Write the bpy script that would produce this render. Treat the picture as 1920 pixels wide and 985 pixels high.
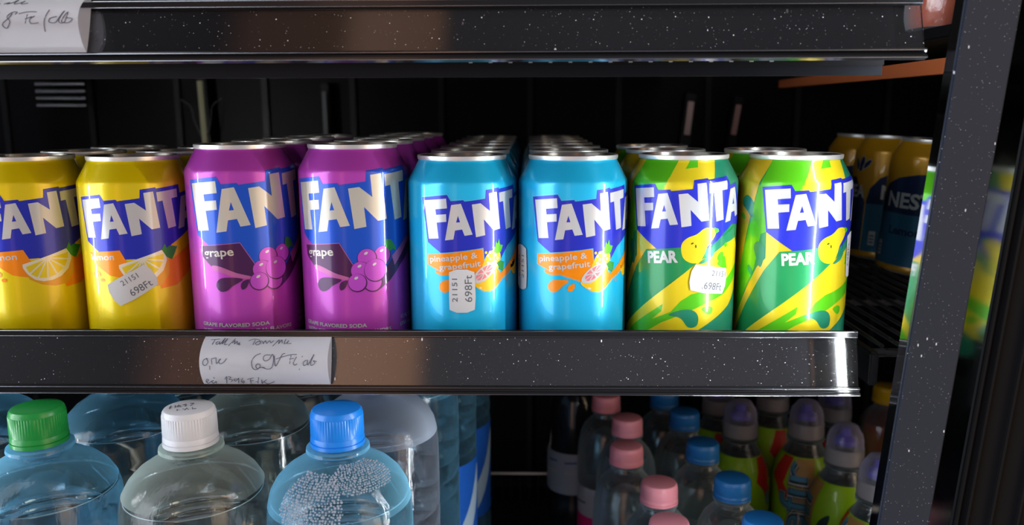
import bpy, bmesh, math, random
from mathutils import Vector, Matrix
from mathutils.geometry import tessellate_polygon

# ------------------------------------------------------------------ clear
for o in list(bpy.data.objects):
    bpy.data.objects.remove(o, do_unlink=True)
SC = bpy.context.scene
COL = SC.collection
random.seed(7)

# ------------------------------------------------------------------ camera
CZ = 1.1397                      # camera height; the can shelf surface is at z = 1.0
FPX = 1556.9
def setup_camera():
    p, yaw, roll = math.radians(10.203), math.radians(1.248), math.radians(-.2033)
    F = Vector((-math.sin(yaw)*math.cos(p), math.cos(yaw)*math.cos(p), -math.sin(p)))
    R = Vector((math.cos(yaw), math.sin(yaw), 0)); U = R.cross(F)
    R2 = math.cos(roll)*R + math.sin(roll)*U; U2 = -math.sin(roll)*R + math.cos(roll)*U
    cd = bpy.data.cameras.new('camera'); co = bpy.data.objects.new('camera', cd); COL.objects.link(co)
    m = Matrix((R2, U2, -F)).transposed().to_4x4(); m.translation = (0, 0, CZ)
    co.matrix_world = m
    cd.sensor_width = 36; cd.lens = FPX/1920*36; cd.clip_start = .02; cd.clip_end = 50
    cd.dof.use_dof = True; cd.dof.focus_distance = .475; cd.dof.aperture_fstop = 9
    SC.camera = co
setup_camera()

# ------------------------------------------------------------------ view + world
SC.view_settings.view_transform = 'Standard'
SC.view_settings.look = 'None'
SC.view_settings.gamma = 1
SC.view_settings.use_curve_mapping = False
SC.view_settings.exposure = 0.0
SC.cycles.max_bounces = 14
SC.cycles.transmission_bounces = 12
SC.cycles.transparent_max_bounces = 24
SC.cycles.glossy_bounces = 5
SC.cycles.sample_clamp_indirect = 6

LED_RIGHT = 140.0      # emission of the vertical LED strips
LED_LEFT = 90.0
WORLD = 2.7

def setup_world():
    w = bpy.data.worlds.new('world'); SC.world = w; w.use_nodes = True
    nt = w.node_tree; nt.nodes.clear(); N = nt.nodes.new; L = nt.links.new
    out = N('ShaderNodeOutputWorld'); bg = N('ShaderNodeBackground'); L(bg.outputs[0], out.inputs[0])
    tc = N('ShaderNodeTexCoord'); sx = N('ShaderNodeSeparateXYZ'); L(tc.outputs['Generated'], sx.inputs[0])
    def M(op, a, b=None, c=None):
        m = N('ShaderNodeMath'); m.operation = op
        for i, v in enumerate((a, b, c)):
            if v is None: continue
            if isinstance(v, (int, float)): m.inputs[i].default_value = v
            else: L(v, m.inputs[i])
        return m.outputs[0]
    X, Y, Z = sx.outputs
    ny = M('MULTIPLY', Y, -1)
    az = M('ARCTAN2', X, ny)                      # 0 = straight behind the camera, + to the right
    t = M('MULTIPLY_ADD', az, 1/(2*math.pi), .5)
    cr = N('ShaderNodeValToRGB'); L(t, cr.inputs[0])
    e = cr.color_ramp; e.interpolation = 'LINEAR'
    stops = [(-180, (.05, .05, .055)), (-85, (.10, .11, .13)), (-70, (1.5, 1.6, 1.75)), (-44, (1.7, 1.8, 2.0)), (-41, (.06, .06, .07)), (-26, (.03, .03, .035)),
             (-24.5, (.14, .075, .06)), (-17, (.16, .085, .055)), (-15, (.46, .27, .19)), (-8.5, (.38, .21, .14)), (-7.5, (.07, .07, .08)), (4, (.085, .085, .10)), (6, (.09, .09, .105)), (26, (.08, .08, .095)),
             (30, (.07, .07, .08)), (42, (.08, .08, .09)), (50, (.95, .70, .48)), (66, (.95, .66, .42)), (70, (.30, .20, .14)), (90, (.2, .15, .12)), (180, (.05, .05, .055))]  # bright patches on both sides are added to light the cans
    els = e.elements
    els[0].position = (stops[0][0]+180)/360; els[0].color = (*stops[0][1], 1)
    els[1].position = 1; els[1].color = (*stops[-1][1], 1)
    for d, c in stops[1:-1]:
        q = els.new((d+180)/360); q.color = (*c, 1)
    # height: shop floor dark, eye level lit, ceiling dimmer
    el = M('ARCSINE', Z)
    ter = N('ShaderNodeValToRGB'); L(M('MULTIPLY_ADD', el, 1/math.pi, .5), ter.inputs[0])
    q = ter.color_ramp.elements
    q[0].position = 0; q[0].color = (.25, .25, .25, 1); q[1].position = 1; q[1].color = (.7, .7, .7, 1)
    for d, v in ((-30, .5), (-12, .75), (-2, .95), (22, 1.15), (30, .8), (36, .42), (60, .5)):
        k = q.new((d+90)/180); k.color = (v, v, v, 1)
    mx = N('ShaderNodeMixRGB'); mx.blend_type = 'MULTIPLY'; mx.inputs[0].default_value = 1
    L(cr.outputs[0], mx.inputs[1]); L(ter.outputs[0], mx.inputs[2])
    L(mx.outputs[0], bg.inputs[0]); bg.inputs[1].default_value = WORLD
setup_world()

# ------------------------------------------------------------------ materials
MATS = {}
def mat(name, col, rough=.5, metal=0., coat=0., spec=.5, emit=None, estr=0., trans=0., ior=1.45, coat_rough=.05):
    if name in MATS: return MATS[name]
    m = bpy.data.materials.new(name); m.use_nodes = True
    b = m.node_tree.nodes['Principled BSDF']
    b.inputs['Base Color'].default_value = (*col, 1)
    b.inputs['Roughness'].default_value = rough
    b.inputs['Metallic'].default_value = metal
    b.inputs['Coat Weight'].default_value = coat
    b.inputs['Coat Roughness'].default_value = coat_rough
    b.inputs['Specular IOR Level'].default_value = spec
    b.inputs['Transmission Weight'].default_value = trans
    b.inputs['IOR'].default_value = ior
    if emit:
        b.inputs['Emission Color'].default_value = (*emit, 1); b.inputs['Emission Strength'].default_value = estr
    # faint procedural wear so that no surface is perfectly uniform
    nt = m.node_tree
    nz = nt.nodes.new('ShaderNodeTexNoise'); nz.inputs['Scale'].default_value = 60
    mr = nt.nodes.new('ShaderNodeMapRange'); mr.inputs[3].default_value = max(0., rough-.03); mr.inputs[4].default_value = min(1., rough+.04)
    tc = nt.nodes.new('ShaderNodeTexCoord')
    nt.links.new(tc.outputs['Object'], nz.inputs['Vector']); nt.links.new(nz.outputs[0], mr.inputs[0]); nt.links.new(mr.outputs[0], b.inputs['Roughness'])
    MATS[name] = m
    return m
def ink(name, col):       # printed metallic can lacquer
    return mat(name, col, rough=.30, metal=.30, coat=.5, coat_rough=.035)

def dusty(name, col, rough, density=.55, spec=.5, metal=0., clear=0., speck=(.8, .8, .82), light_grad=None, scale=330):
    """dark surface with white specks of dust; clear>0 makes it see-through plastic"""
    m = bpy.data.materials.new(name); m.use_nodes = True; nt = m.node_tree; N = nt.nodes.new; L = nt.links.new
    b = nt.nodes['Principled BSDF']; out = nt.nodes['Material Output']
    b.inputs['Base Color'].default_value = (*col, 1); b.inputs['Roughness'].default_value = rough
    b.inputs['Specular IOR Level'].default_value = spec; b.inputs['Metallic'].default_value = metal
    tc = N('ShaderNodeTexCoord')
    facs = []
    def math_(op, a, b_=None):
        q = N('ShaderNodeMath'); q.operation = op
        for i, v in enumerate((a, b_)):
            if v is None: continue
            if isinstance(v, (int, float)): q.inputs[i].default_value = v
            else: L(v, q.inputs[i])
        return q.outputs[0]
    for sc, thr, st in ((scale, .046, (1, 1, 1)), (scale*.42, .034, (1, 1, .42)), (scale*1.7, .048, (1, .7, 1))):
        mp = N('ShaderNodeMapping'); mp.inputs['Scale'].default_value = st; L(tc.outputs['Object'], mp.inputs[0])
        v = N('ShaderNodeTexVoronoi'); v.inputs['Scale'].default_value = sc; v.inputs['Randomness'].default_value = 1; L(mp.outputs[0], v.inputs['Vector'])
        sep = N('ShaderNodeSeparateColor'); L(v.outputs['Color'], sep.inputs[0])
        near = math_('LESS_THAN', v.outputs['Distance'], math_('MULTIPLY', sep.outputs[1], thr*2.2))
        # clumps of dust follow a broad noise
        nz = N('ShaderNodeTexNoise'); nz.inputs['Scale'].default_value = 22; L(tc.outputs['Object'], nz.inputs['Vector'])
        lim = math_('MULTIPLY_ADD', nz.outputs[0], -1.3); 
        lim.node.inputs[2].default_value = 1.3 - density*.55 + .0
        if light_grad:  # dust thinned towards the left to imitate weaker light there
            sx = N('ShaderNodeSeparateXYZ'); L(tc.outputs['Object'], sx.inputs[0])
            mr = N('ShaderNodeMapRange'); mr.inputs[1].default_value = light_grad[0]; mr.inputs[2].default_value = light_grad[1]
            mr.inputs[3].default_value = .45; mr.inputs[4].default_value = 0.; L(sx.outputs[0], mr.inputs[0])
            lim = math_('ADD', lim, mr.outputs[0])
        keep = math_('GREATER_THAN', sep.outputs[0], lim)
        facs.append(math_('MULTIPLY', near, keep))
    f = math_('MAXIMUM', math_('MAXIMUM', facs[0], facs[1]), facs[2])
    d = N('ShaderNodeBsdfDiffuse'); d.inputs[0].default_value = (*speck, 1)
    base = b.outputs[0]
    if clear:
        tr = N('ShaderNodeBsdfTransparent'); tr.inputs[0].default_value = (.93, .93, .94, 1)
        gl = N('ShaderNodeBsdfGlossy'); gl.inputs[0].default_value = (1, 1, 1, 1); gl.inputs['Roughness'].default_value = rough
        fr = N('ShaderNodeFresnel'); fr.inputs[0].default_value = 1.5
        ms = N('ShaderNodeMixShader'); L(math_('MULTIPLY_ADD', fr.outputs[0], 1.0), ms.inputs[0]); ms.inputs[0].links[0].from_node.inputs[2].default_value = .03
        L(tr.outputs[0], ms.inputs[1]); L(gl.outputs[0], ms.inputs[2])
        df = N('ShaderNodeBsdfDiffuse'); df.inputs[0].default_value = (.3, .3, .32, 1)
        m2 = N('ShaderNodeMixShader'); m2.inputs[0].default_value = .012; L(ms.outputs[0], m2.inputs[1]); L(df.outputs[0], m2.inputs[2])
        base = m2.outputs[0]
    mix = N('ShaderNodeMixShader'); L(f, mix.inputs[0]); L(base, mix.inputs[1]); L(d.outputs[0], mix.inputs[2])
    L(mix.outputs[0], out.inputs[0])
    MATS[name] = m
    return m

def plastic_film(name, tint, milk=.10, milk_col=(.7, .8, .85), rough=.03, fres=1.0):
    """thin-walled clear PET: see-through, glossy at grazing angles, slightly milky"""
    m = bpy.data.materials.new(name); m.use_nodes = True; nt = m.node_tree; N = nt.nodes.new; L = nt.links.new
    out = nt.nodes['Material Output']; nt.nodes.remove(nt.nodes['Principled BSDF'])
    tr = N('ShaderNodeBsdfTransparent'); tr.inputs[0].default_value = (*tint, 1)
    gl = N('ShaderNodeBsdfGlossy'); gl.inputs[0].default_value = (1, 1, 1, 1); gl.inputs['Roughness'].default_value = rough
    fr = N('ShaderNodeFresnel'); fr.inputs[0].default_value = 1.5
    mu = N('ShaderNodeMath'); mu.operation = 'MULTIPLY'; mu.inputs[1].default_value = fres; L(fr.outputs[0], mu.inputs[0])
    nz = N('ShaderNodeTexNoise'); nz.inputs['Scale'].default_value = 45; nz.inputs['Detail'].default_value = 3
    bp = N('ShaderNodeBump'); bp.inputs['Strength'].default_value = .12; bp.inputs['Distance'].default_value = .002; L(nz.outputs[0], bp.inputs['Height'])
    L(bp.outputs[0], gl.inputs['Normal'])
    ms = N('ShaderNodeMixShader'); L(mu.outputs[0], ms.inputs[0]); L(tr.outputs[0], ms.inputs[1]); L(gl.outputs[0], ms.inputs[2])
    tl = N('ShaderNodeBsdfTranslucent'); tl.inputs[0].default_value = (*milk_col, 1)
    df = N('ShaderNodeBsdfDiffuse'); df.inputs[0].default_value = (*milk_col, 1)
    md = N('ShaderNodeMixShader'); md.inputs[0].default_value = .5; L(tl.outputs[0], md.inputs[1]); L(df.outputs[0], md.inputs[2])
    lw = N('ShaderNodeLayerWeight'); lw.inputs[0].default_value = .35
    mm = N('ShaderNodeMath'); mm.operation = 'MULTIPLY_ADD'; L(lw.outputs['Facing'], mm.inputs[0]); mm.inputs[1].default_value = milk*2.6; mm.inputs[2].default_value = milk*.22
    m2 = N('ShaderNodeMixShader'); L(mm.outputs[0], m2.inputs[0]); L(ms.outputs[0], m2.inputs[1]); L(md.outputs[0], m2.inputs[2])
    L(m2.outputs[0], out.inputs[0]); MATS[name] = m
    return m
def liquid(name, col, ior=1.33):
    m = bpy.data.materials.new(name); m.use_nodes = True; nt = m.node_tree
    out = nt.nodes['Material Output']; nt.nodes.remove(nt.nodes['Principled BSDF'])
    g = nt.nodes.new('ShaderNodeBsdfGlass'); g.inputs['Color'].default_value = (*col, 1); g.inputs['IOR'].default_value = ior; g.inputs['Roughness'].default_value = 0
    nt.links.new(g.outputs[0], out.inputs[0]); MATS[name] = m
    return m

BLACK = mat('black_steel', (.006, .006, .007), .38, spec=.25)
BLACKM = mat('black_matte', (.004, .004, .005), .7, spec=.2)
BLACKG = mat('black_gloss', (.003, .003, .004), .4, spec=.10)
MIRROR = mat('polished_dark_trim', (.42, .43, .45), .07, metal=1.)
SILVER = mat('can_aluminium', (.88, .88, .87), .34, metal=.75)
SILVERB = mat('lid_aluminium', (.62, .58, .50), .24, metal=1.)
RAIL = dusty('price_rail_plastic', (0, 0, 0), .05, density=.95, clear=1, light_grad=(-.2, .06), speck=(.75, .76, .8))
RAILEDGE = mat('rail_edge_plastic', (.012, .012, .013), .10, spec=.45)
RAILLINE = mat('rail_edge_glint', (.55, .56, .60), .18, metal=1.)  # pale metal lines stand in for highlights on the plastic edges
PANEL = dusty('shelf_front_black', (.006, .006, .007), .10, spec=.2, density=.7, light_grad=(-.2, .05), speck=(.5, .5, .52))
POST = dusty('post_dusty_grey', (.022, .028, .043), .45, density=.95, scale=420)
PAPER = mat('paper_white', (.80, .81, .86), .8)
PEN = mat('pen_ink', (.10, .11, .16), .7)
STK = mat('sticker_paper', (.56, .56, .57), .6)
STKINK = mat('sticker_ink', (.10, .11, .13), .6)

# ------------------------------------------------------------------ helpers
def obj(name, bm, mats, parent=None, smooth=True, loc=None):
    me = bpy.data.meshes.new(name); bm.to_mesh(me); bm.free()
    for m in (mats if isinstance(mats, (list, tuple)) else [mats]): me.materials.append(m)
    if smooth:
        me.polygons.foreach_set('use_smooth', [True]*len(me.polygons))
        try: me.set_sharp_from_angle(angle=math.radians(35))
        except Exception: pass
    o = bpy.data.objects.new(name, me); COL.objects.link(o)
    if parent: o.parent = parent
    if loc: o.location = loc
    return o
def thing(name, label, cat, loc=(0, 0, 0), rot=(0, 0, 0), group=None):
    o = bpy.data.objects.new(name, None); COL.objects.link(o); o.empty_display_size = .02
    o.location = loc; o.rotation_euler = rot; o['label'] = label; o['category'] = cat
    if group: o['group'] = group
    return o
def tag(o, label, cat, group=None):
    o['label'] = label; o['category'] = cat
    if group: o['group'] = group
    return o
def struct(o): o['kind'] = 'structure'; return o
def box(bm, a, b, mi=0, bev=0.):
    r = bmesh.ops.create_cube(bm, size=1)
    vs = r['verts']
    for v in vs:
        v.co = Vector([(a[i]+b[i])/2 + v.co[i]*(b[i]-a[i]) for i in range(3)])
    fs = set(f for v in vs for f in v.link_faces)
    for f in fs: f.material_index = mi
    if bev > 0:
        es = list(set(e for v in vs for e in v.link_edges))
        rr = bmesh.ops.bevel(bm, geom=es, offset=bev, segments=2, affect='EDGES')
        for f in rr['faces']: f.material_index = mi
def shear_x(bm, k, z0):
    for v in bm.verts: v.co.x += k*(v.co.z - z0)
def lathe(bm, prof, seg=48, mi=0, mats=None, rfun=None, close=False):
    """prof: list of (r,z); material per span via mats list"""
    rings = []
    for r, z in prof:
        if r < 1e-7: rings.append([bm.verts.new((0, 0, z))])
        else:
            ring = []
            for i in range(seg):
                a = 2*math.pi*i/seg
                rr = r if rfun is None else rfun(r, z, i)
                ring.append(bm.verts.new((rr*math.cos(a), rr*math.sin(a), z)))
            rings.append(ring)
    for k in range(len(rings)-1):
        A, B = rings[k], rings[k+1]; m = mats[k] if mats else mi
        for i in range(seg):
            j = (i+1) % seg
            if len(A) == 1 and len(B) == 1: continue
            if len(A) == 1: f = bm.faces.new((A[0], B[j], B[i])) if True else None
            elif len(B) == 1: f = bm.faces.new((A[i], A[j], B[0]))
            else: f = bm.faces.new((A[i], A[j], B[j], B[i]))
            f.material_index = m
def tube(bm, pts, r, seg=6, mi=0):
    pts = [Vector(p) for p in pts]
    rings = []
    for i, p in enumerate(pts):
        d = (pts[min(i+1, len(pts)-1)] - pts[max(i-1, 0)])
        if d.length < 1e-9: d = Vector((0, 0, 1))
        d.normalize()
        a = d.cross(Vector((0, 0, 1))) if abs(d.z) < .9 else d.cross(Vector((1, 0, 0)))
        a.normalize(); b = d.cross(a)
        rings.append([bm.verts.new(p + r*(math.cos(2*math.pi*k/seg)*a + math.sin(2*math.pi*k/seg)*b)) for k in range(seg)])
    for A, B in zip(rings, rings[1:]):
        for k in range(seg):
            f = bm.faces.new((A[k], A[(k+1) % seg], B[(k+1) % seg], B[k])); f.material_index = mi
    for R, rev in ((rings[0], False), (rings[-1], True)):
        f = bm.faces.new(R if rev else R[::-1]); f.material_index = mi
def catmull(pts, n=5, closed=True):
    out = []; L = len(pts)
    rng = range(L) if closed else range(L-1)
    for i in rng:
        if closed: p0, p1, p2, p3 = (pts[(i+k) % L] for k in (-1, 0, 1, 2))
        else: p0, p1, p2, p3 = pts[max(i-1, 0)], pts[i], pts[i+1], pts[min(i+2, L-1)]
        for k in range(n):
            t = k/n
            out.append(tuple(.5*((2*p1[j]) + (-p0[j]+p2[j])*t + (2*p0[j]-5*p1[j]+4*p2[j]-p3[j])*t*t + (-p0[j]+3*p1[j]-3*p2[j]+p3[j])*t**3) for j in range(len(p1))))
    if not closed: out.append(tuple(pts[-1]))
    return out
def circ(cx, cy, r, n=28, ry=None, rot=0):
    ry = ry or r; c, s = math.cos(rot), math.sin(rot)
    return [(cx + r*math.cos(t)*c - ry*math.sin(t)*s, cy + r*math.cos(t)*s + ry*math.sin(t)*c) for t in (2*math.pi*i/n for i in range(n))]

# ---- printed artwork laid out flat in millimetres (u around the can, v up) and wrapped on the can
class Art:
    def __init__(s): s.bm = bmesh.new(); s.mats = []; 
    def mi(s, m):
        if m not in s.mats: s.mats.append(m)
        return s.mats.index(m)
    def tri(s, pts, tris, layer, m):
        k = s.mi(m); vs = {}
        for t in tris:
            a, b, c = (pts[i] for i in t)
            ar = (b[0]-a[0])*(c[1]-a[1]) - (b[1]-a[1])*(c[0]-a[0])
            if abs(ar) < 1e-6: continue
            if ar < 0: t = (t[0], t[2], t[1])
            q = []
            for i in t:
                if i not in vs: vs[i] = s.bm.verts.new((pts[i][0], pts[i][1], layer))
                q.append(vs[i])
            try: f = s.bm.faces.new(q); f.material_index = k
            except ValueError: pass
    def poly(s, pts, m, layer, holes=(), smooth=0):
        if smooth: pts = catmull(pts, smooth)
        loops = [[Vector((x, y, 0)) for x, y in pts]] + [[Vector((x, y, 0)) for x, y in h] for h in holes]
        flat = [(v.x, v.y) for l in loops for v in l]
        s.tri(flat, tessellate_polygon(loops), layer, m)
    def line(s, pts, w, m, layer, closed=False):
        n = len(pts)
        for i in range(n if closed else n-1):
            a, b = pts[i], pts[(i+1) % n]
            d = math.hypot(b[0]-a[0], b[1]-a[1])
            if d < 1e-6: continue
            nx, ny = -(b[1]-a[1])/d*w/2, (b[0]-a[0])/d*w/2; ex, ey = (b[0]-a[0])/d*w*.3, (b[1]-a[1])/d*w*.3
            s.tri([(a[0]-ex+nx, a[1]-ey+ny), (a[0]-ex-nx, a[1]-ey-ny), (b[0]+ex-nx, b[1]+ey-ny), (b[0]+ex+nx, b[1]+ey+ny)], [(0, 1, 2), (0, 2, 3)], layer, m)
    def text(s, t, u, v, size, m, layer, width=None, bold=0., rot=0., shear=0., spacing=1.):
        pts, tris = text_tris(t, bold, spacing)
        x0 = min(p[0] for p in pts); x1 = max(p[0] for p in pts)
        sx = size if width is None else width/(x1-x0)
        c, q = math.cos(rot), math.sin(rot)
        P = []
        for x, y in pts:
            x = (x-x0)*sx + shear*y*size; y = y*size
            P.append((u + x*c - y*q, v + x*q + y*c))
        s.tri(P, tris, layer, m)
    def wrap(s, rad, name, parent, extra=None, mats=None, r0=33.1, step=2.0, zs=()):
        bm = s.bm
        us = [v.co.x for v in bm.verts]; lo, hi = min(us), max(us)
        k = math.floor(lo/step)
        while k*step < hi:
            bmesh.ops.bisect_plane(bm, geom=bm.verts[:]+bm.edges[:]+bm.faces[:], plane_co=(k*step, 0, 0), plane_no=(1, 0, 0), dist=1e-4); k += 1
        for z in zs:
            bmesh.ops.bisect_plane(bm, geom=bm.verts[:]+bm.edges[:]+bm.faces[:], plane_co=(0, z, 0), plane_no=(0, 1, 0), dist=1e-4)
        for v in bm.verts:
            u, z, l = v.co; r = (rad(z) + l*.045)/1000; th = u/r0
            v.co = (r*math.sin(th), -r*math.cos(th), z/1000)
        if extra: extra(bm, s)
        return obj(name, bm, s.mats, parent)
_tc = {}
def text_tris(t, bold, spacing):
    key = (t, bold, spacing)
    if key in _tc: return _tc[key]
    cu = bpy.data.curves.new('t', 'FONT'); cu.body = t; cu.size = 1; cu.offset = bold; cu.space_character = spacing
    cu.resolution_u = 3
    o = bpy.data.objects.new('t', cu); COL.objects.link(o)
    dg = bpy.context.evaluated_depsgraph_get(); me = bpy.data.meshes.new_from_object(o.evaluated_get(dg))
    me.calc_loop_triangles()
    pts = [(v.co.x, v.co.y) for v in me.vertices]; tris = [tuple(x.vertices) for x in me.loop_triangles]
    bpy.data.objects.remove(o); bpy.data.meshes.remove(me); bpy.data.curves.remove(cu)
    _tc[key] = (pts, tris); return _tc[key]

# ------------------------------------------------------------------ SETTING: the cooler
def Z(z): return CZ + z
LEAN = .079
b = bmesh.new(); box(b, (-.75, 1.10, Z(-.62)), (.75, 1.13, Z(.40))); struct(obj('wall_back', b, BLACKG))
b = bmesh.new(); box(b, (-.78, .40, Z(-.62)), (-.75, 1.13, Z(.40))); struct(obj('wall_left', b, BLACK))
b = bmesh.new(); box(b, (.75, .46, Z(-.62)), (.78, 1.13, Z(.40))); struct(obj('wall_right', b, BLACK))
b = bmesh.new(); box(b, (-.78, .36, Z(-.66)), (.78, 1.13, Z(-.62))); struct(obj('floor', b, BLACK))
b = bmesh.new(); box(b, (-.78, .36, Z(.40)), (.78, 1.13, Z(.44))); struct(obj('ceiling', b, BLACK))
# vertical grooves of the rear wall panel
b = bmesh.new()
for i in range(-6, 7): box(b, (i*.115-.004, 1.094, Z(-.60)), (i*.115+.004, 1.0995, Z(.38)), bev=.001)
struct(obj('trim_1', b, BLACK))

# mullion between the two bays, with the LED strip behind it
def mullion():
    t = thing('cooler_post', 'grey dust-speckled vertical cooler post at the right end of the can shelf', 'post', (0, 0, 0))
    b = bmesh.new(); box(b, (.1909, .3895, Z(-.62)), (.2158, .3925, Z(.40)), bev=.0008); shear_x(b, LEAN, CZ); obj('face_plate', b, POST, t)
    b = bmesh.new(); box(b, (.1912, .3925, Z(-.62)), (.2155, .4005, Z(.40))); shear_x(b, LEAN, CZ); obj('side_trim', b, MIRROR, t)
    b = bmesh.new(); box(b, (.2093, .4005, Z(-.62)), (.2160, .4170, Z(.40)), bev=.0008); shear_x(b, LEAN, CZ); ch = obj('light_housing', b, BLACK, t)
    b = bmesh.new()   # diffuser faces left and into the shelf
    q = [(.2075, .4025), (.2079, .4080), (.2093, .4080), (.2093, .4025)]
    lo = [b.verts.new((x, y, Z(-.60))) for x, y in q]; hi = [b.verts.new((x, y, Z(.38))) for x, y in q]
    for i in range(4):
        j = (i+1) % 4; f = b.faces.new((lo[i], lo[j], hi[j], hi[i])); f.material_index = 1 if i == 0 else 0
    b.faces.new(lo[::-1]); b.faces.new(hi); bmesh.ops.recalc_face_normals(b, faces=b.faces)
    shear_x(b, LEAN, CZ)
    obj('light_strip', b, [BLACK, mat('led_glow_right', (.8, .8, .8), .5, emit=(.93, .97, 1.), estr=LED_RIGHT)], t, smooth=False)['label'] = 'lit white light strip'
mullion()
def left_light():
    t = thing('cooler_light', 'vertical white light strip on the left front edge of the cooler', 'light', (0, 0, 0))
    b = bmesh.new(); box(b, (-.585, .38, Z(-.62)), (-.56, .40, Z(.40)), bev=.001); obj('housing', b, BLACK, t)
    b = bmesh.new(); box(b, (-.578, .4005, Z(-.6)), (-.567, .406, Z(.38)), bev=.0008)
    obj('light_strip', b, mat('led_glow_left', (.8, .8, .8), .5, emit=(.93, .97, 1.), estr=LED_LEFT), t)
left_light()
def door_frame():
    t = thing('cooler_door_frame', 'black glossy door frame with vertical seams right of the dusty post', 'door frame', (0, 0, 0))
    b = bmesh.new(); box(b, (.2295, .396, Z(-.62)), (.2325, .428, Z(.40))); shear_x(b, LEAN, CZ); obj('inner_trim', b, mat('smoked_mirror', (.09, .10, .10), .12, metal=1.), t)
    b = bmesh.new(); box(b, (.2325, .3965, Z(-.62)), (.40, .430, Z(.40))); shear_x(b, LEAN, CZ); obj('frame_panel', b, BLACKM, t)
    b = bmesh.new()
    for x in (.2315, .2365, .2485, .262): box(b, (x, .3945, Z(-.62)), (x+.0012, .3965, Z(.40)))
    shear_x(b, LEAN, CZ); obj('gasket', b, BLACK, t)
door_frame()

# ------------------------------------------------------------------ shelves with sloping clear price rails
def rail_profile(y0, z0, y1, z1):
    """closed section of the clear rail, from bottom (y0,z0) to top (y1,z1)"""
    d = Vector((y1-y0, z1-z0)); L = d.length; d.normalize(); n = Vector((-d.y, d.x))  # n points to the camera side (-y)
    if n.x > 0: n = -n
    P = lambda s, o: Vector((y0, z0)) + d*s + n*o
    pts = [P(0, -.0012), P(0, .0022), P(.0012, .0024), P(.0018, .0008), P(.0030, .0008), P(.0036, .0022), P(.0046, .0020), P(.0050, 0),
           P(L-.0045, 0), P(L-.0040, .0018), P(L-.0010, .0022), P(L, .0008), P(L, -.0030), P(L-.0012, -.0030), P(L-.0012, -.0012)]
    return pts
def make_shelf(label, x0, x1, xr, yb, zb, yt, zt, deck_z, deck_y1, under=.014, rise=0.):
    t = thing('cooler_shelf', label, 'shelf', (0, 0, 0))
    pts = rail_profile(yb, Z(zb), yt, Z(zt))
    def extr(pts, xa, xb, mfun):
        b = bmesh.new(); A = [b.verts.new((xa, p.x, p.y)) for p in pts]; B = [b.verts.new((xb, p.x, p.y)) for p in pts]
        n = len(pts)
        for i in range(n):
            j = (i+1) % n; f = b.faces.new((A[i], A[j], B[j], B[i])); f.material_index = mfun(i)
        f = b.faces.new(A[::-1]); f.material_index = 1; f = b.faces.new(B); f.material_index = 1
        bmesh.ops.recalc_face_normals(b, faces=b.faces); return b
    edges = set(range(0, 7)) | set(range(8, 13))
    br = extr(pts, x0, xr, lambda i: 1 if i in edges else 0)
    for k, rr in ((1, .00022), (5, .00022), (10, .00025), (9, .00016)): tube(br, [(x0, pts[k].x, pts[k].y), (xr, pts[k].x, pts[k].y)], rr, 6, 2)
    obj('price_rail', br, [RAIL, RAILEDGE, RAILLINE], t, smooth=False)
    off = .0045
    fp = [Vector((yb+off, Z(zb)+.001)), Vector((yt+off, Z(zt)-.0015)), Vector((yt+off+.0016, Z(zt)-.0015)), Vector((yb+off+.0016, Z(zb)+.001))]
    obj('front_panel', extr(fp, x0, x1, lambda i: 0), [PANEL, PANEL], t, smooth=False)
    b = bmesh.new(); box(b, (x0, yt+.007, Z(deck_z)-under), (x1, deck_y1, Z(deck_z)), bev=.0012)
    for v in b.verts: v.co.z += rise*(v.co.y-yt)/(deck_y1-yt)
    obj('deck', b, BLACK, t)
    return t
mid = make_shelf('black can shelf in the middle with a dusty clear price rail', -.62, .1795, .1857, .452, -.1578, .462, -.1225, -.1397, 1.06, under=.010)
top = make_shelf('black upper shelf above the cans with a dusty clear price rail', -.62, .1730, .1845, .402, .0242, .412, .0535, .033, 1.06, under=.012, rise=.026)
# punched strip under the upper shelf
b = bmesh.new(); box(b, (-.62, .4195, Z(.0176)), (.172, .4225, Z(.0262)), 0)
obj('front_beam', b, mat('beam_blue_black', (.006, .007, .010), .4, spec=.2), top)
b = bmesh.new()
for i in range(16): box(b, (-.03+i*.0098, .4180, Z(.0243)), (-.03+i*.0098+.0018, .4194, Z(.0250)), 0)
obj('slot_edge', b, mat('slot_grey', (.35, .35, .36), .4), top)
for k, y in enumerate((.50, .58, .66)):
    b = bmesh.new()
    dz = .026*(y-.412)/.648
    for i in range(40): box(b, (-.33+i*.0125, y, Z(.0203)+dz), (-.33+i*.0125+.005, y+.012, Z(.0213)+dz), 0)
    obj('perforation', b, mat('perf_grey', (.02, .02, .022), .4), top)
# lowest shelf
t = thing('cooler_shelf', 'black bottom shelf carrying the water bottles', 'shelf', (0, 0, 0))
b = bmesh.new(); box(b, (-.70, .36, Z(-.514)), (.70, 1.06, Z(-.502)), bev=.001); obj('deck', b, BLACK, t)
b = bmesh.new(); tube(b, [(-.7, 1.0, Z(-.455)), (.7, 1.0, Z(-.455))], .003, 8); obj('rear_rod', b, mat('rod_steel', (.5, .42, .35), .3, metal=1.), t)
b = bmesh.new()
for i in range(26): tube(b, [(-.12+i*.012, 1.0, Z(-.455)), (-.12+i*.012, 1.02, Z(-.50))], .0012, 6)
obj('wire_guard', b, BLACK, t)
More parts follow.
